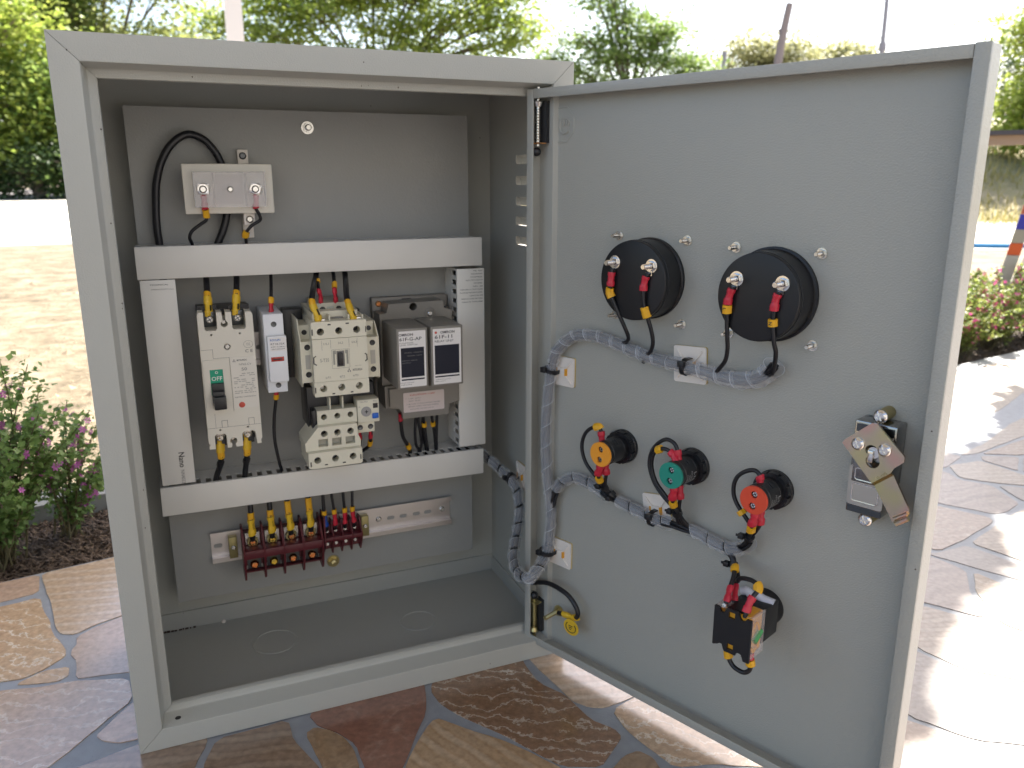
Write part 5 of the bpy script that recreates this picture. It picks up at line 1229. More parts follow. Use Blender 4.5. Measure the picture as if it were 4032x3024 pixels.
# ================================================================== HARNESS IN SPIRAL WRAP
def frames(C):
    T = []; m = len(C); a = None; F = []
    for i in range(m):
        t = (C[min(i+1,m-1)]-C[max(i-1,0)]).normalized()
        a = t.orthogonal().normalized() if a is None else (a-t*a.dot(t)).normalized()
        F.append((C[i], t, a, t.cross(a)))
    return F
def resample(C, step):
    L = plen(C); n = max(4,int(L/step)); return [along(C, i/n, 1)[0] for i in range(n)]+[C[-1]]
def spiral(C, r, pitch, width, ph=0, rfun=None):
    """a helical ribbon round the path: strip of the given width, with paler cut edges"""
    D = resample(C, 1.2); L = plen(D); F = frames(D); n = len(F)
    def at(s_):
        k = max(0,min(n-1.001,s_/L*(n-1))); i = int(k); f = k-i
        A, B = F[i], F[min(i+1,n-1)]
        return A[0].lerp(B[0],f), A[1].lerp(B[1],f).normalized(), A[2].lerp(B[2],f).normalized(), A[3].lerp(B[3],f).normalized()
    s_ = S(); v = []; f = []; mi = []
    N = int(L/pitch*26); cols = 7
    for k in range(N+1):
        s0 = L*k/N; a = 2*PI*s0/pitch+ph
        for c in range(cols):
            u = (0,.022,.25,.5,.75,.978,1)[c]; ss = s0+(u-.5)*width
            ss = min(max(ss,0),L); P, t, x, y = at(ss)
            rr_ = (r+(.35 if c in (0,6) else 0))*(1+.025*math.sin(s0*.21))*(rfun(ss/L) if rfun else 1)+.5*u
            v.append(P+x*math.cos(a)*rr_+y*math.sin(a)*rr_)
    for k in range(N):
        for c in range(cols-1):
            f.append((k*cols+c,k*cols+c+1,(k+1)*cols+c+1,(k+1)*cols+c)); mi.append(1 if c in (0,cols-2) else 0)
    s_.add(v, f); s_.m = mi; return s_
def cores(C, R, r, n, tw=120, ph=0):
    D = resample(C, 4); F = frames(D); out_ = []
    for k in range(n):
        P = []; s0 = 0
        for i, (c, t, x, y) in enumerate(F):
            a = 2*PI*k/max(n-1,1)+ph+s0/tw*2*PI; s0 += 4
            rr_ = 0 if (k == n-1 and n > 4) else R
            P.append(c+x*math.cos(a)*rr_+y*math.sin(a)*rr_)
        out_.append(P)
    return out_
HZ = thing('wire_harness', 'black wires in translucent spiral wrap, running from the cabinet across the door', 'wiring harness', (366,10,102))
DD = lambda L: [d2w(p) for p in L]
trunk = [Vector(p) for p in [(352,158,190),(372,153,187),(383,148,184),(389.5,138,178.5),(396.3,125,171.1),(401.6,110,165.4),(404.8,96,157),(403.5,85,145.2),(399.8,75,133.1),(392.8,65,118.6),(383,50,108.4),(374,30,102.6),(369,10,101.4),(368,-8,103.3),(371,-22,109)]]
trunk += DD([(24.6,4,118),(27,6.5,132),(28.4,7.5,150),(29,8,170),(26.2,8,190),(22.6,8,214),(20.8,8,243),(21.4,8,268),(23.1,8,288),(25.6,8,308),(28.9,8,326.7),(35.7,8,339.6),(47.4,8,350.3),(56,8,355),(68.2,8,357.5),(84,8,357.9),(106.9,8,354.4),(125.3,8,350.5),(146.6,8,347.2),(163.7,7.5,346.4),(180,7,345.6),(195.3,7,344.6),(213,8,342.4),(229.9,8,342.6),(244.2,8,347.2),(253.1,6.5,354),(257.8,5,360)])
TC = spline(trunk, 5)
iy = sum((1 for _ in range(1)))
for P in cores(TC, 2.6, 1.55, 6): part('core_wire', S().tube(P, 1.55, n=7, sm=0), M_WIRE, HZ, smooth=60)
LT = plen(TC)
for a, b, pt_, wd_, rf, ph in ((.02,.40,19,16.6,lambda u: 1.06,1.0),(.40,.66,22,22.4,lambda u: .96,2.0),(.66,.86,15,19,lambda u: .98,.3),(.86,.999,15.5,19,lambda u: 1.05+.32*u*u,1.6)):
    part('spiral_wrap', spiral(along(TC,a,b), 5.7, pt_, wd_, ph, rf), [M_WRAP, M_WRAPE], HZ, smooth=50)
br = DD([(29,8,152),(29.5,8,164),(31,8,178),(34.5,8,192.4),(41.5,8,203.9),(53,8,212.7),(64.4,8,215.3),(81.3,8,213.6),(97.8,8,209),(113.8,8,206),(134.4,8,203.3),(149.4,8,201.3),(163.9,8,201),(182.6,8,201.8),(196.2,8,202),(214,8,198.7),(229.2,7,198),(238.7,5.5,201),(246.6,4,208),(249.5,3,213)])
BC = spline(br, 5)
for P in cores(BC, 2.4, 1.55, 5, ph=1): part('core_wire', S().tube(P, 1.55, n=7, sm=0), M_WIRE, HZ, smooth=60)
def sub(C, a, b): return along(C, a, b)
for a, b, ph in ((.165,.43,.5),(.475,.70,2.6),(.75,.995,.2)):
    part('spiral_wrap', spiral(sub(BC,a,b), 5.5, 18.0, 17.0, ph, lambda u: 1+.15*u*u), [M_WRAP, M_WRAPE], HZ, smooth=50)
part('core_wire', S().tube(DD([(226,8,198),(231,5,196),(236,3,192.5),(238.2,1,188)]), 2.6, n=9), M_WIRE, HZ, smooth=60)
# adhesive cable tie mounts with their ties
def mount(label, cx, cz, rot, tie, frame='D', M=None, size=14.4):
    T = thing('cable_tie_mount', label, 'cable tie mount', (cx,17,cz), 'D', 'adhesive cable tie mounts') if M is None else thing('cable_tie_mount', label, 'cable tie mount', M[1], 'C', 'adhesive cable tie mounts')
    def place(sh):
        R = Matrix.Translation((cx,17,cz)) @ Matrix.Rotation(rot, 4, 'Y')
        if M is not None: R = M[0]
        return xf(sh, R)
    k = size
    part('adhesive_pad', place(S().plate(rect(-k,k,-k,k,1.5), -1.5, -.1)), M_FOAM, T)
    part('base', place(S().plate(rect(-k,k,-k,k,2), -3.0, -1.5).plate(rect(-5.5,5.5,-3.8,3.8,1), -5.2, -3.0)), M_NYLON, T)
    s_ = S()
    for a, b in ((1,1),(1,-1),(-1,1),(-1,-1)): s_.tube([(a*4.6,-4.4,b*3.2),(a*(k-3.4),-3.2,b*(k-3.4))], .95, n=8, sm=0)
    part('rib', place(s_), M_NYLON, T)
    part('tie_slot', place(S().box(4.4,6.2,-5.4,-2.8,-3.4,3.4).box(-6.2,-4.4,-5.4,-2.8,-3.4,3.4)), M_AMB, T)
    if tie:
        c, ax, r = tie; c = Vector(c); ax = Vector(ax).normalized(); nrm = Vector((0,-1,0)); sdv = ax.cross(nrm).normalized()
        P = []; 
        for i in range(17):
            a = -PI*.08+(PI*1.16)*i/16; P.append(c+sdv*math.cos(a)*r+nrm*(math.sin(a)*r))
        P = [c+sdv*r*.95-nrm*(13-c.y)*.95]+P+[c-sdv*r*.95-nrm*(13-c.y)*.95]
        Tt = thing('cable_tie', label.replace('white adhesive mount','black cable tie on the mount'), 'cable tie', tuple(c), 'D', 'black cable ties on the harness')
        s_ = S(); wd = 2.0; v = []; f = []
        for i, p in enumerate(P):
            q = (p-c); q.y = 0 if False else q.y; nn_ = q.normalized()
            for o_, h_ in ((-wd,0),(wd,0),(wd,1.1),(-wd,1.1)): v.append(p+ax*o_+nn_*h_)
        for i in range(len(P)-1):
            for j in range(4): f.append((i*4+j,i*4+(j+1)%4,(i+1)*4+(j+1)%4,(i+1)*4+j))
        s_.add(v, f); part('strap', s_, M_BLACK, Tt)
        h = c+nrm*(r+1)-sdv*3.5; part('tie_head', S().box(h.x-3,h.x+3,h.y-2.4,h.y+2,h.z-2.7,h.z+2.7,.6), M_BLACK, Tt)
mount('white adhesive mount under the harness at the top left of the door', 36, 316.5, 0.0, ((27.4,8,317.5),(.25,0,1),6.6))
mount('white adhesive mount between the two meters', 177.6, 346, -.06, ((178.5,7,345.6),(1,0,-.08),6.4), size=15.6)
mount('white adhesive mount low on the door near its bottom hinge', 36.4, 124.5, 0.0, ((26.6,5,126),(.12,0,1),7.0))
mount('white adhesive mount between the amber and green lamps, tilted', 151.6, 207, -.16, ((152.5,8,201.2),(1,0,-.06),6.6))
MR = Matrix(((0,1,0,W_-t_),(-1,0,0,108),(0,0,1,165),(0,0,0,1)))
mount('white adhesive mount on the inner right wall of the cabinet', 0, 0, 0, None, M=(MR, (W_-t_,108,165)))
T = thing('cable_tie', 'black cable tie round the harness beside the inner right wall', 'cable tie', (402,108,164), 'C', 'black cable ties on the harness')
part('strap', S().tube([(397,121,169),(402,110,165.4),(403.5,106,163.6)][1:], 6.9, n=14, sm=0).tube([(404,108,160),(411,108,162),(416,108,166)], 1.2, n=6), M_BLACK, T); part('tie_head', S().box(393,398,104,110,164,169,.6), M_BLACK, T)

# earth wire on the door with its stud
T, C = wire('black earth wire curving from the harness to the stud at the bottom of the door', [(-6,9,84),(1.8,8,80.4),(14.7,7,85.6),(27.4,6,89.9),(43,4,91.4),(57.2,3,89.4),(66.5,3,83),(70.8,3.5,74.8),(69,4,68.4),(63.5,4.5,65.6),(55.7,5,64.6),(47.4,5.5,63),(43,6,61.8)], 2.5, ((95,113,4.0,M_YEL,'terminal_sleeve'),), 'D', name='earth_wire')
s_ = S().plate([(58+9.6*math.cos(a)+7.6, 57.4+8.6*math.sin(a)) for a in [2*PI*i/28 for i in range(28)]], -.6, .2)
part('earth_tag', s_, M_YEL, T, label='round yellow earth tag')
s_ = S().tube([(65.6+6.4*math.cos(a), -.9, 57.4+5.6*math.sin(a)) for a in [PI*.75+PI*1.5*i/20 for i in range(21)]], .4, n=6, sm=0)
for k in range(3): s_.box(62.6+k*.3,67.8-k*.9,-.9,-.6,58.6-k*1.9,59.3-k*1.9)
part('earth_symbol', s_, M_INK, T, smooth=0)
T = thing('earth_stud', 'brassy threaded earth stud with washer and nut at the bottom of the door', 'stud', (34,17,56.5), 'D')
washers(T, 34.2, 16.6, 56.6, 6.0, 22, M_ZY)

# ================================================================== OUTDOORS
def leafmat(name, c1, c2, tr=.35, rough=.5):
    m = bpy.data.materials.new(name); m.use_nodes = True
    n = m.node_tree.nodes; L = m.node_tree.links; b = n['Principled BSDF']; b.inputs['Roughness'].default_value = rough
    geo = n.new('ShaderNodeNewGeometry'); mx = n.new('ShaderNodeMix'); mx.data_type = 'RGBA'
    mx.inputs['A'].default_value = (*c1,1); mx.inputs['B'].default_value = (*c2,1); L.new(geo.outputs['Random Per Island'], mx.inputs['Factor'])
    L.new(mx.outputs['Result'], b.inputs['Base Color'])
    t = n.new('ShaderNodeBsdfTranslucent'); ms_ = n.new('ShaderNodeMixShader'); ms_.inputs[0].default_value = tr
    L.new(mx.outputs['Result'], t.inputs[0]); L.new(b.outputs[0], ms_.inputs[1]); L.new(t.outputs[0], ms_.inputs[2])
    L.new(ms_.outputs[0], n['Material Output'].inputs[0]); MAT[name] = m; return m
LF_A = leafmat('leaf_bright', (.22,.31,.05), (.40,.45,.10), .55)
LF_B2 = leafmat('leaf_olive', (.22,.27,.08), (.40,.42,.16), .55)
LF_B = leafmat('leaf_mid', (.14,.23,.055), (.30,.38,.11), .55)
LF_D = leafmat('leaf_dark', (.025,.055,.018), (.07,.11,.03), .3)
LF_P = leafmat('leaf_pale', (.25,.26,.12), (.42,.41,.21), .5)
LF_S = leafmat('shrub_leaf', (.13,.24,.06), (.29,.40,.13), .5)
LF_R = leafmat('sunny_shrub_leaf', (.17,.24,.05), (.32,.35,.10), .5)
LF_F = leafmat('flower_purple', (.56,.08,.42), (.70,.22,.58), .35)
LF_G = leafmat('flower_pink', (.66,.05,.26), (.80,.15,.42), .3)
BARK = mat('bark', (.13,.095,.07), .85, bump=(9,.8,.02), var=(4,.8,(.22,.18,.14)))
STEM = mat('stem', (.12,.10,.045), .7)
def leaf(s_, c, L_, rnd, tilt=.6):
    a = rnd.uniform(0,2*PI); t = rnd.gauss(0,tilt); d = Vector((math.cos(a)*math.cos(t), math.sin(a)*math.cos(t), math.sin(t)))
    w_ = d.cross(Vector((rnd.gauss(0,.5),rnd.gauss(0,.5),1))).normalized()*L_*.42
    n_ = d.cross(w_).normalized()*L_*.08; c = Vector(c)
    b = len(s_.v); s_.v += [tuple(c-d*L_*.5), tuple(c+w_-n_), tuple(c+d*L_*.5), tuple(c-w_-n_)]; s_.f.append((b,b+1,b+2,b+3)); s_.m.append(0)
def tree(label, base, height, pads, lmat, lsize, n, seed, trunk_r=.22, dens_pad=None, group='trees beyond the field', name='tree', cat='tree', droop=0, forks=True):
    """pads: list of (x, y, z, rx, ry, rz) foliage volumes, metres, world"""
    rnd = random.Random(seed); T = thing(name, label, cat, tuple(v*1000 for v in base), 'C', group)
    B = Vector(base); s_ = S(); top = Vector((base[0],base[1],base[2]+height*.38))
    s_.tube([B*1000, (B.lerp(top,.5)+Vector((rnd.uniform(-.2,.2),rnd.uniform(-.2,.2),0)))*1000, top*1000], lambda t: trunk_r*1000*(1-.45*t), n=9)
    part('trunk', s_, BARK, T)
    s_ = S()
    for p in pads:
        c = Vector(p[:3]); mid = top.lerp(c,.55)+Vector((0,0,(c-top).length*.10)); r0 = trunk_r*.30
        s_.tube([top*1000, mid*1000, c*1000, (c+Vector((rnd.uniform(-1,1)*p[3],rnd.uniform(-1,1)*p[4],p[5]*.4))*.6)*1000], lambda t: (r0*(1-.85*t)+.008)*1000, n=6, sm=4)
        for k in range(2):
            a = rnd.uniform(0,2*PI); e = c+Vector((math.cos(a)*p[3]*.8, math.sin(a)*p[4]*.8, rnd.uniform(-.2,.6)*p[5]))
            s_.tube([mid*1000, (mid.lerp(e,.5)+Vector((0,0,.1*p[3])))*1000, e*1000], lambda t: (r0*.45*(1-.8*t)+.006)*1000, n=5, sm=3)
    part('limb', s_, BARK, T)
    s_ = S(); tot = sum(p[3]*p[4]*max(p[5],.3) for p in pads)
    for p in pads:
        m = int(n*p[3]*p[4]*max(p[5],.3)/tot); ncl = max(8, m//26)
        for _ in range(ncl):
            while True:
                u = Vector((rnd.uniform(-1,1),rnd.uniform(-1,1),rnd.uniform(-1,1)))
                if u.length <= 1: break
            if rnd.random() < .65: u = u.normalized()*rnd.uniform(.72,1.0)
            cc = Vector((p[0]+u.x*p[3], p[1]+u.y*p[4], p[2]+u.z*p[5])); cr = rnd.uniform(.6,1.5)*lsize*3.0
            for _ in range(26):
                q = cc+Vector((rnd.gauss(0,cr),rnd.gauss(0,cr),rnd.gauss(0,cr*.42)-droop*abs(rnd.gauss(0,cr))))
                leaf(s_, q*1000, lsize*rnd.uniform(.6,1.35)*1000, rnd, .5)
    o = part('crown', s_, lmat, T, smooth=0, kind='stuff'); return T
rt = random.Random(21)
def pads_in(cx, cy, z0, z1, rx, n, pr, flat, px=PX, py=PY, dy=3, shape=None):
    o = []
    for i in range(n):
        z = z0+(z1-z0)*(i+.5)/n; k = shape(z) if shape else 1
        a = rt.uniform(-1,1)*rx*k; b = rt.uniform(-1,1)*dy
        o.append((cx+px.x*a+py.x*b, cy+px.y*a+py.y*b, z+rt.uniform(-.3,.3), pr*rt.uniform(.7,1.3), pr*rt.uniform(.7,1.2), flat*rt.uniform(.7,1.3)))
    return o
# dense growth at left, beyond the road
tree('dense bright green tree at the far left beyond the road', (-4.6,25.6,0), 5.0, pads_in(-4.6,25.6,.5,4.3,1.7,16,1.05,.7,dy=1), LF_A, .14, 26000, 1)
tree('dense darker green tree just right of the far left one, close to the cabinet edge', (-2.2,26.2,0), 4.6, pads_in(-2.1,26.2,.4,3.8,1.2,13,.95,.65,dy=1), LF_B, .14, 24000, 2)
tree('low dark shrubby tree at the foot of the left trees', (-2.9,24.6,0), 1.5, pads_in(-2.9,24.6,.2,1.25,1.7,9,.6,.42,dy=.4), LF_D, .10, 7000, 3)
tree('tall loose tree with drooping twigs behind the left corner of the cabinet', (-1.3,31,0), 8, pads_in(-1.0,31,4.3,8.2,3.0,19,.95,.7,dy=1.5), LF_B2, .16, 21000, 4, droop=.9, trunk_r=.13)
tree('tall dark tree rising at the upper left corner of the picture', (-4.9,30,0), 8, pads_in(-4.4,30,4.6,8.2,1.9,13,1.0,.75,dy=1.2), LF_B, .16, 19000, 5, droop=.6, trunk_r=.14)
# spreading rain tree in the middle
tree('wide spreading bright green tree with layered limbs above the cabinet top', (8.6,34.6,0), 9, [(x+rt.uniform(-.3,.3), y, z, a, a*.8, h) for x, y, z, a, h in
   ((2.0,35.6,5.5,1.0,.28),(3.0,35.2,6.3,1.3,.35),(3.6,35.4,5.2,1.2,.26),(4.6,35,7.2,1.5,.4),(5.2,34.6,5.9,1.5,.32),(6.0,34.9,8.0,1.6,.42),(6.4,34.2,6.7,1.4,.34),(7.4,34.4,5.4,1.3,.26),(8.0,34.4,7.6,1.7,.42),(8.6,34.2,8.8,1.8,.45),(9.2,33.9,6.4,1.5,.34),(10.2,33.7,7.8,1.6,.42),(10.4,33.4,5.6,1.3,.28),(11.2,33.3,8.6,1.7,.4),(11.8,33.1,6.7,1.5,.35),(12.7,32.9,7.6,1.4,.38),(13.0,32.7,5.7,1.2,.28),(13.8,32.5,6.7,1.2,.34),(14.6,32.2,6.0,.9,.28),(14.2,32.4,7.7,1.0,.3),(9.4,34,5.1,1.2,.22),(12,33,4.9,1.0,.22))], LF_A, .18, 29000, 6, trunk_r=.22)
tree('layered cone-shaped green tree right of the wide one, above the door hinge', (17.4,28.6,0), 8, [(x+rt.uniform(-.2,.2), y, z, a, a*.8, h) for x, y, z, a, h in
   ((14.7,30.1,5.0,.8,.22),(15.6,29.6,4.4,1.1,.25),(16.0,29.4,5.7,1.0,.28),(16.8,28.9,5.0,1.2,.28),(17.2,28.7,6.5,1.0,.3),(16.3,29.2,7.0,.8,.28),(17.8,28.3,5.7,1.2,.28),(18.6,27.8,4.9,1.2,.28),(19.3,27.4,4.2,1.0,.25),(18.4,27.9,6.1,.9,.26),(17.0,28.8,7.8,.8,.3),(15.0,29.9,3.9,1.0,.25),(17.3,28.6,4.0,1.2,.3),(19.8,27.1,4.7,.6,.2),(16.4,29.2,8.4,.6,.25))], LF_B, .14, 17000, 7)
tree('pale yellowish round tree behind the leaning dead trunk', (29.2,33.6,0), 7.4, pads_in(29.0,33.8,4.4,7.0,1.7,11,1.15,.6,dy=1), LF_P, .2, 10000, 8)
tree('small pale far tree left of the thin pole', (42.4,42,0), 8.6, pads_in(42.1,42.1,6.2,8.4,.9,6,1.1,.5,dy=.8), LF_P, .24, 7000, 9)
tree('yellow-green tree with a pale leaning trunk behind the right edge of the door', (13.15,8.6,-.05), 3.2, pads_in(13.2,8.5,1.05,2.9,.75,14,.42,.30,px=Vector((.57,-.82)),py=Vector((.82,.57)),dy=.5), LF_A, .075, 14000, 10, trunk_r=.07)
tree('dark green tree filling the gap behind the right one', (16.5,10.2,-.05), 3.2, pads_in(16.6,10.0,.7,2.6,1.6,10,.7,.45,px=Vector((.57,-.82)),py=Vector((.82,.57)),dy=.5), LF_D, .09, 7000, 11, trunk_r=.09)
# low hedge line far behind, seen under the trees and beside the cabinet
def hedge(name, label, P, h, lmat, seed, n, ls_):
    rnd = random.Random(seed); s_ = S()
    for _ in range(n//20):
        t = rnd.random()*(len(P)-1); i = int(t); a = Vector(P[i]).lerp(Vector(P[i+1]), t-i); z = rnd.uniform(.1,1)*h*(.75+.25*math.sin(t*9))
        for _ in range(20):
            q = Vector((a.x,a.y,z))+Vector((rnd.gauss(0,.5),rnd.gauss(0,.5),rnd.gauss(0,.22))); leaf(s_, q*1000, ls_*1000*rnd.uniform(.6,1.3), rnd, .5)
    o = bpy.data.objects.new(name, make_mesh(name, s_, lmat)); COL.objects.link(o); tag(o, label, 'hedge', kind='stuff')
hedge('far_undergrowth', 'dark far undergrowth running along the road behind the cabinet', [(-14,33),(2,40),(20,36),(40,28),(52,10)], 2.2, LF_D, 31, 16000, .24)
# leaning dead trunk, thin pole, white post
single('dead_trunk', S().tube([(19270,22350,-50),(19300,22300,3000),(19340,22290,4200),(19420,22220,5200),(19520,22150,6020)], lambda t: 170-60*t, n=9).tube([(19400,22240,4950),(19300,22300,5250)], 55, n=6), mat('dead_wood', (.22,.18,.17), .85), 'grey leaning dead trunk standing up against the sky', 'tree trunk', (19270,22350,0))
single('utility_pole', S().tube([(28840,27090,-50),(28835,27095,6500),(28800,27120,9500)], lambda t: 115-35*t, n=10).cyl((28840,27090,5750),(28840,27090,6050),150,n=8), mat('pole_grey', (.28,.26,.27), .7), 'thin grey utility pole above the right part of the door', 'pole', (28840,27090,0))
single('utility_pole', S().cyl((24300,31900,-50),(24300,31900,6100),110,n=9), MAT['pole_grey'], 'short grey pole stub showing just above the door left of the dead trunk', 'pole', (24300,31900,0))
WP = thing('white_post', 'square white painted concrete post rising behind the cabinet top', 'post', (1163,11555,-60))
part('shaft', S().plate([(1053,-60),(1273,-60),(1258,7600),(1068,7600)], 11450, 11660), mat('white_paint', (.66,.60,.56), .6), WP)
for z_ in (2900,3500,4100): part('bolt_hole', S().cyl((1163,11450,z_),(1163,11446,z_),20,n=14), M_INKG, WP)
# earth bank, rail, pipes at right
def bank():
    v = []; f = []; nx, ny = 30, 10; rnd = random.Random(8)
    A0 = Vector((5.2,12.5)); ax = Vector((.60,-.80)); ay = Vector((.80,.60))
    for j in range(ny+1):
        for i in range(nx+1):
            u = i/nx*19; w_ = j/ny*6.5; p = A0+ax*u+ay*w_
            z = -.07+.95*max(0,math.sin(PI*min(1,w_/6.0)*.62))**1.3*(.8+.25*math.sin(u*1.1)+.12*math.sin(u*2.9))*min(1,w_/1.5)+rnd.uniform(-.03,.03)
            v.append((p.x*1000,p.y*1000,z*1000))
    for j in range(ny):
        for i in range(nx): a = j*(nx+1)+i; f.append((a,a+1,a+nx+2,a+nx+1))
    o = bpy.data.objects.new('earth_bank', make_mesh('earth_bank', S().add(v, f), G_GRASS, smooth=60)); COL.objects.link(o); o['kind'] = 'structure'
bank()
gs_ = S(); rnd = random.Random(17)
for _ in range(9000):
    u = rnd.uniform(1,18); w_ = rnd.uniform(-.6,4.6); p = Vector((5.2,12.5))+Vector((.60,-.80))*u+Vector((.80,.60))*w_
    z = -.07+.95*max(0,math.sin(PI*min(1,max(w_,0)/6.0)*.62))**1.3*(.8+.25*math.sin(u*1.1)+.12*math.sin(u*2.9))*min(1,max(w_,0)/1.5)
    h = rnd.uniform(.05,.22); a = rnd.uniform(0,2*PI); b = len(gs_.v)
    d = Vector((math.cos(a),math.sin(a),0))*.012; tp = Vector((rnd.gauss(0,.05),rnd.gauss(0,.05),h)); P = Vector((p.x,p.y,z))
    gs_.v += [tuple((P-d)*1000), tuple((P+d)*1000), tuple((P+tp)*1000)]; gs_.f.append((b,b+1,b+2)); gs_.m.append(0)
o = bpy.data.objects.new('bank_grass', make_mesh('bank_grass', gs_, leafmat('grass_blade', (.22,.20,.05), (.40,.34,.14), .35))); COL.objects.link(o); tag(o, 'dry yellowish grass on the earth bank at right', 'grass', kind='stuff')
RLG = thing('timber_rail', 'weathered timber rail with a dark top board, right of the door', 'rail', (4850,2900,-60))
def beam(name, a, b, w_, z0, z1, m, parent):
    a, b = Vector(a), Vector(b); d = (b-a).normalized(); n_ = Vector((-d.y,d.x))*w_/2
    s_ = S(); v = []
    for z in (z0,z1):
        for p, q in ((a,n_),(b,n_),(b,-n_),(a,-n_)): v.append((p.x+q.x,p.y+q.y,z))
    part(name, s_.add(v, [(3,2,1,0),(4,5,6,7),(0,1,5,4),(1,2,6,5),(2,3,7,6),(3,0,4,7)]), m, parent)
RA, RB = (4300,3560), (6500,300)
beam('top_board', RA, RB, 130, 748, 775, mat('dark_board', (.07,.065,.075), .6), RLG)
beam('side_board', RA, RB, 60, 690, 747, mat('timber', (.36,.26,.19), .75), RLG)
for t in (.02,.5,.98):
    q = Vector(RA).lerp(Vector(RB),t); part('rail_post', S().box(q.x-40,q.x+40,q.y-40,q.y+40,-62,690), MAT['timber'], RLG)
single('water_pipe', S().tube([(4300,5300,-40),(5400,4500,-42),(6300,3900,-38),(7200,3350,-42)], 22, n=10), mat('blue_pipe', (.03,.20,.42), .35), 'blue plastic water pipe lying across the sand at right', 'pipe', (6300,3900,-60))
single('concrete_edging', S().tube([(9000,8300,-40),(10700,7150,-35),(12400,6000,-40)], 45, n=6, sm=3), G_CONC, 'pale concrete edging lying across the sand beyond the blue pipe', 'edging', (10700,7150,-60))
CP = thing('painted_post', 'slim leaning post painted in green, red, blue, grey and orange bands at the right edge', 'post', (2640,1200,-60))
cols = (('foot_block',(.42,.40,.38),-.06,.249),('orange_block',(.62,.10,.02),.249,.289),('grey_block',(.34,.31,.26),.289,.334),('blue_block',(.03,.03,.36),.334,.383),('red_block',(.42,.10,.05),.383,.415),('green_block',(.16,.46,.06),.415,.66))
X = Vector((.62,-.78,0)); Y = Vector((.78,.62,0))
for nme, c, za, zb in cols:
    s_ = S(); v = []
    for z in (za,zb-.0012):
        p = Vector((2.637,1.206,0))+X*(z+.06)*.17; p.z = z
        for i, j in ((-1,-1),(1,-1),(1,1),(-1,1)): v.append((p+X*.019*i+Y*.012*j)*1000)
    part(nme, s_.add(v, [(3,2,1,0),(4,5,6,7),(0,1,5,4),(1,2,6,5),(2,3,7,6),(3,0,4,7)]), mat('paint_'+nme, c, .5), CP)
s_ = S(); v = []
for z in (-.06,.60):
    p = Vector((2.655,1.20,0))+X*(z+.06)*.30+Y*.06; p.z = z
    for i, j in ((-1,-1),(1,-1),(1,1),(-1,1)): v.append((p+X*.018*i+Y*.012*j)*1000)
part('white_leg', s_.add(v, [(3,2,1,0),(4,5,6,7),(0,1,5,4),(1,2,6,5),(2,3,7,6),(3,0,4,7)]), M_LAB, CP)
# young tree just right of the picture: its long shadow lies over the patio
def young_tree():
    rnd = random.Random(44); B = (2.36,.80,-.05); T = thing('young_tree', 'slender young tree just right of the view, shading the patio', 'tree', tuple(v*1000 for v in B), 'C')
    s_ = S().tube([(2360,800,-50),(2370,800,600),(2355,810,1300),(2360,800,2300)], lambda t: 20-14*t, n=8); part('trunk', s_, BARK, T)
    s_ = S()
    for _ in range(5200):
        z = rnd.uniform(.62,2.44); f_ = min(1,max(0,(z-1.32)/.25)); off = -.10*(1-f_)+.115*f_; k = .145*(1-f_)+.125*f_+.02*math.sin(z*11)
        if z > 2.3: k *= math.sqrt(max(.05,(2.46-z)/.16))
        a = rnd.uniform(0,2*PI); r_ = k*math.sqrt(rnd.random())
        q = Vector((2.36-.5225*off+r_*math.cos(a), .80+.8526*off+r_*math.sin(a), z)); leaf(s_, q*1000, 60*rnd.uniform(.6,1.3), rnd, .5)
    part('crown', s_, LF_B, T, smooth=0, kind='stuff')
young_tree()
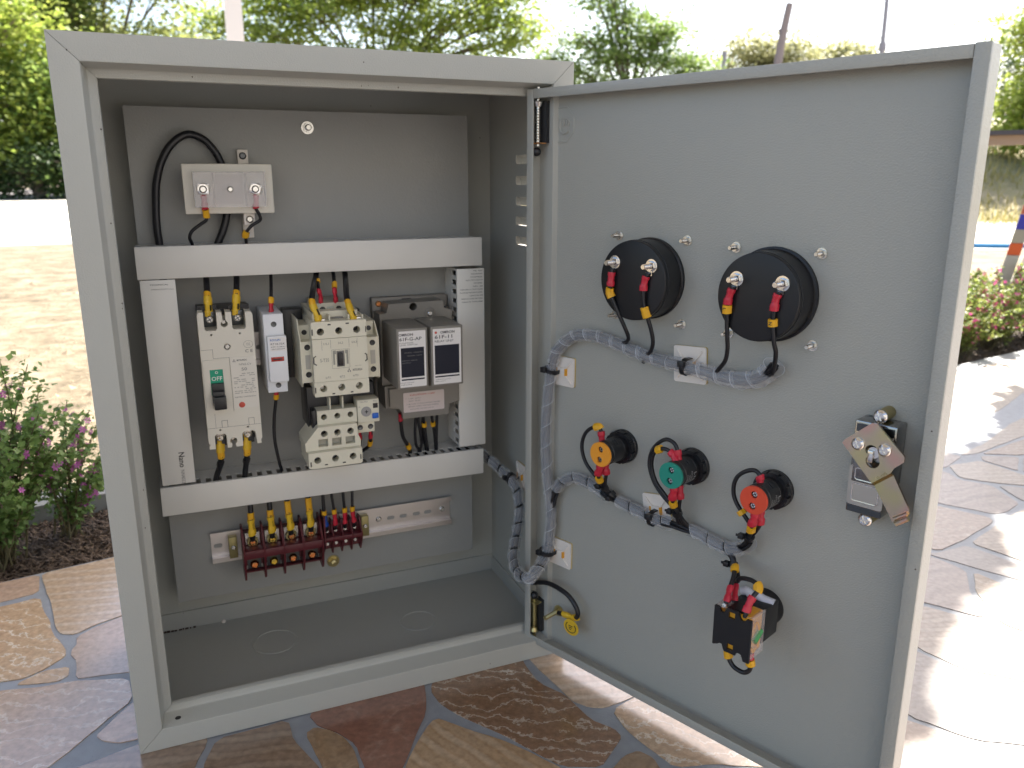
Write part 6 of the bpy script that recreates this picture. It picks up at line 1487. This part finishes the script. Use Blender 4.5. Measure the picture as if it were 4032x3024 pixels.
# flowering shrubs
def shrub(label, cx, cy, z0, rad, h, nstem, nleaf, nfl, lm, fm, seed, leafL=11, lean=(0,0), flL=9):
    rnd = random.Random(seed); T = thing('flowering_shrub', label, 'shrub', (cx,cy,z0), 'C', 'flowering shrubs along the patio')
    st_ = S(); lv = S(); fl = S(); tips = []
    for i in range(nstem):
        a = rnd.uniform(0,2*PI); sp = rad*math.sqrt(rnd.random()); hh = h*rnd.uniform(.45,1.0)*(1-.35*sp/rad)
        b = Vector((cx+rnd.gauss(0,rad*.13), cy+rnd.gauss(0,rad*.13), z0)); e = Vector((cx+math.cos(a)*sp+lean[0]*hh, cy+math.sin(a)*sp+lean[1]*hh, z0+hh))
        m_ = b.lerp(e,.5)+Vector((rnd.gauss(0,rad*.1),rnd.gauss(0,rad*.1),hh*.12)); C = spline([b,m_,e], 8); st_.tube(C, lambda t: 1.7-1.1*t, n=5, sm=0)
        tips.append(C)
    for i in range(nleaf):
        C = rnd.choice(tips); t = rnd.uniform(.12,1)**.8; k = min(int(t*(len(C)-1)), len(C)-2); q = C[k].lerp(C[k+1], rnd.random())+Vector((rnd.gauss(0,7),rnd.gauss(0,7),rnd.gauss(0,4)))
        leaf(lv, q, leafL*rnd.uniform(.6,1.3), rnd, .6)
    for i in range(nfl):
        C = rnd.choice(tips); t = rnd.uniform(.45,1); k = min(int(t*(len(C)-1)), len(C)-2); q = C[k]+Vector((rnd.gauss(0,8),rnd.gauss(0,8),rnd.gauss(2,4)))
        ax = Vector((rnd.gauss(0,1),rnd.gauss(-.8,.8),rnd.gauss(.5,.8))).normalized(); u = ax.orthogonal().normalized(); w_ = ax.cross(u); r_ = flL*rnd.uniform(.55,1.1)
        for p in range(6):
            g = 2*PI*p/6; d = u*math.cos(g)+w_*math.sin(g); sd_ = ax.cross(d)*r_*.26; bb = len(fl.v)
            fl.v += [tuple(q), tuple(q+d*r_*.6+sd_+ax*r_*.15), tuple(q+d*r_+ax*r_*.25), tuple(q+d*r_*.6-sd_+ax*r_*.15)]; fl.f.append((bb,bb+1,bb+2,bb+3)); fl.m.append(0)
    part('stems', st_, STEM, T, kind='stuff'); part('foliage', lv, lm, T, smooth=0, kind='stuff'); part('flowers', fl, fm, T, smooth=0, kind='stuff')
shrub('leggy shrub with purple flowers in the shaded bed at the far left', -200, 545, -36, 118, 375, 52, 7000, 200, LF_S, LF_F, 51, 10, flL=7.5)
shrub('lower purple-flowered shrub beside the cabinet, leaning to the right', -112, 610, -30, 75, 255, 24, 2000, 90, LF_S, LF_F, 52, 9, (.16,-.12), flL=7)
shrub('small purple-flowered shrub low at the front of the left bed', -262, 505, -36, 80, 170, 24, 2200, 50, LF_S, LF_F, 53, 8.5, flL=7)
for i, (x, y, r_, h) in enumerate(((2200,985,200,330),(2480,1060,210,350),(1960,960,170,320),(2760,1090,200,330),(2330,1170,190,360))):
    shrub(('bright green shrub covered in pink flowers, right behind the patio edge beside the door','pink-flowered shrub at the right edge of the picture','pink-flowered shrub mostly hidden behind the door','pink-flowered shrub just outside the right edge','taller pink-flowered shrub in the back row at right')[i], x, y, -36, r_, h, 50, 5200, 210, LF_R, LF_G, 60+i, 12, flL=9.5)
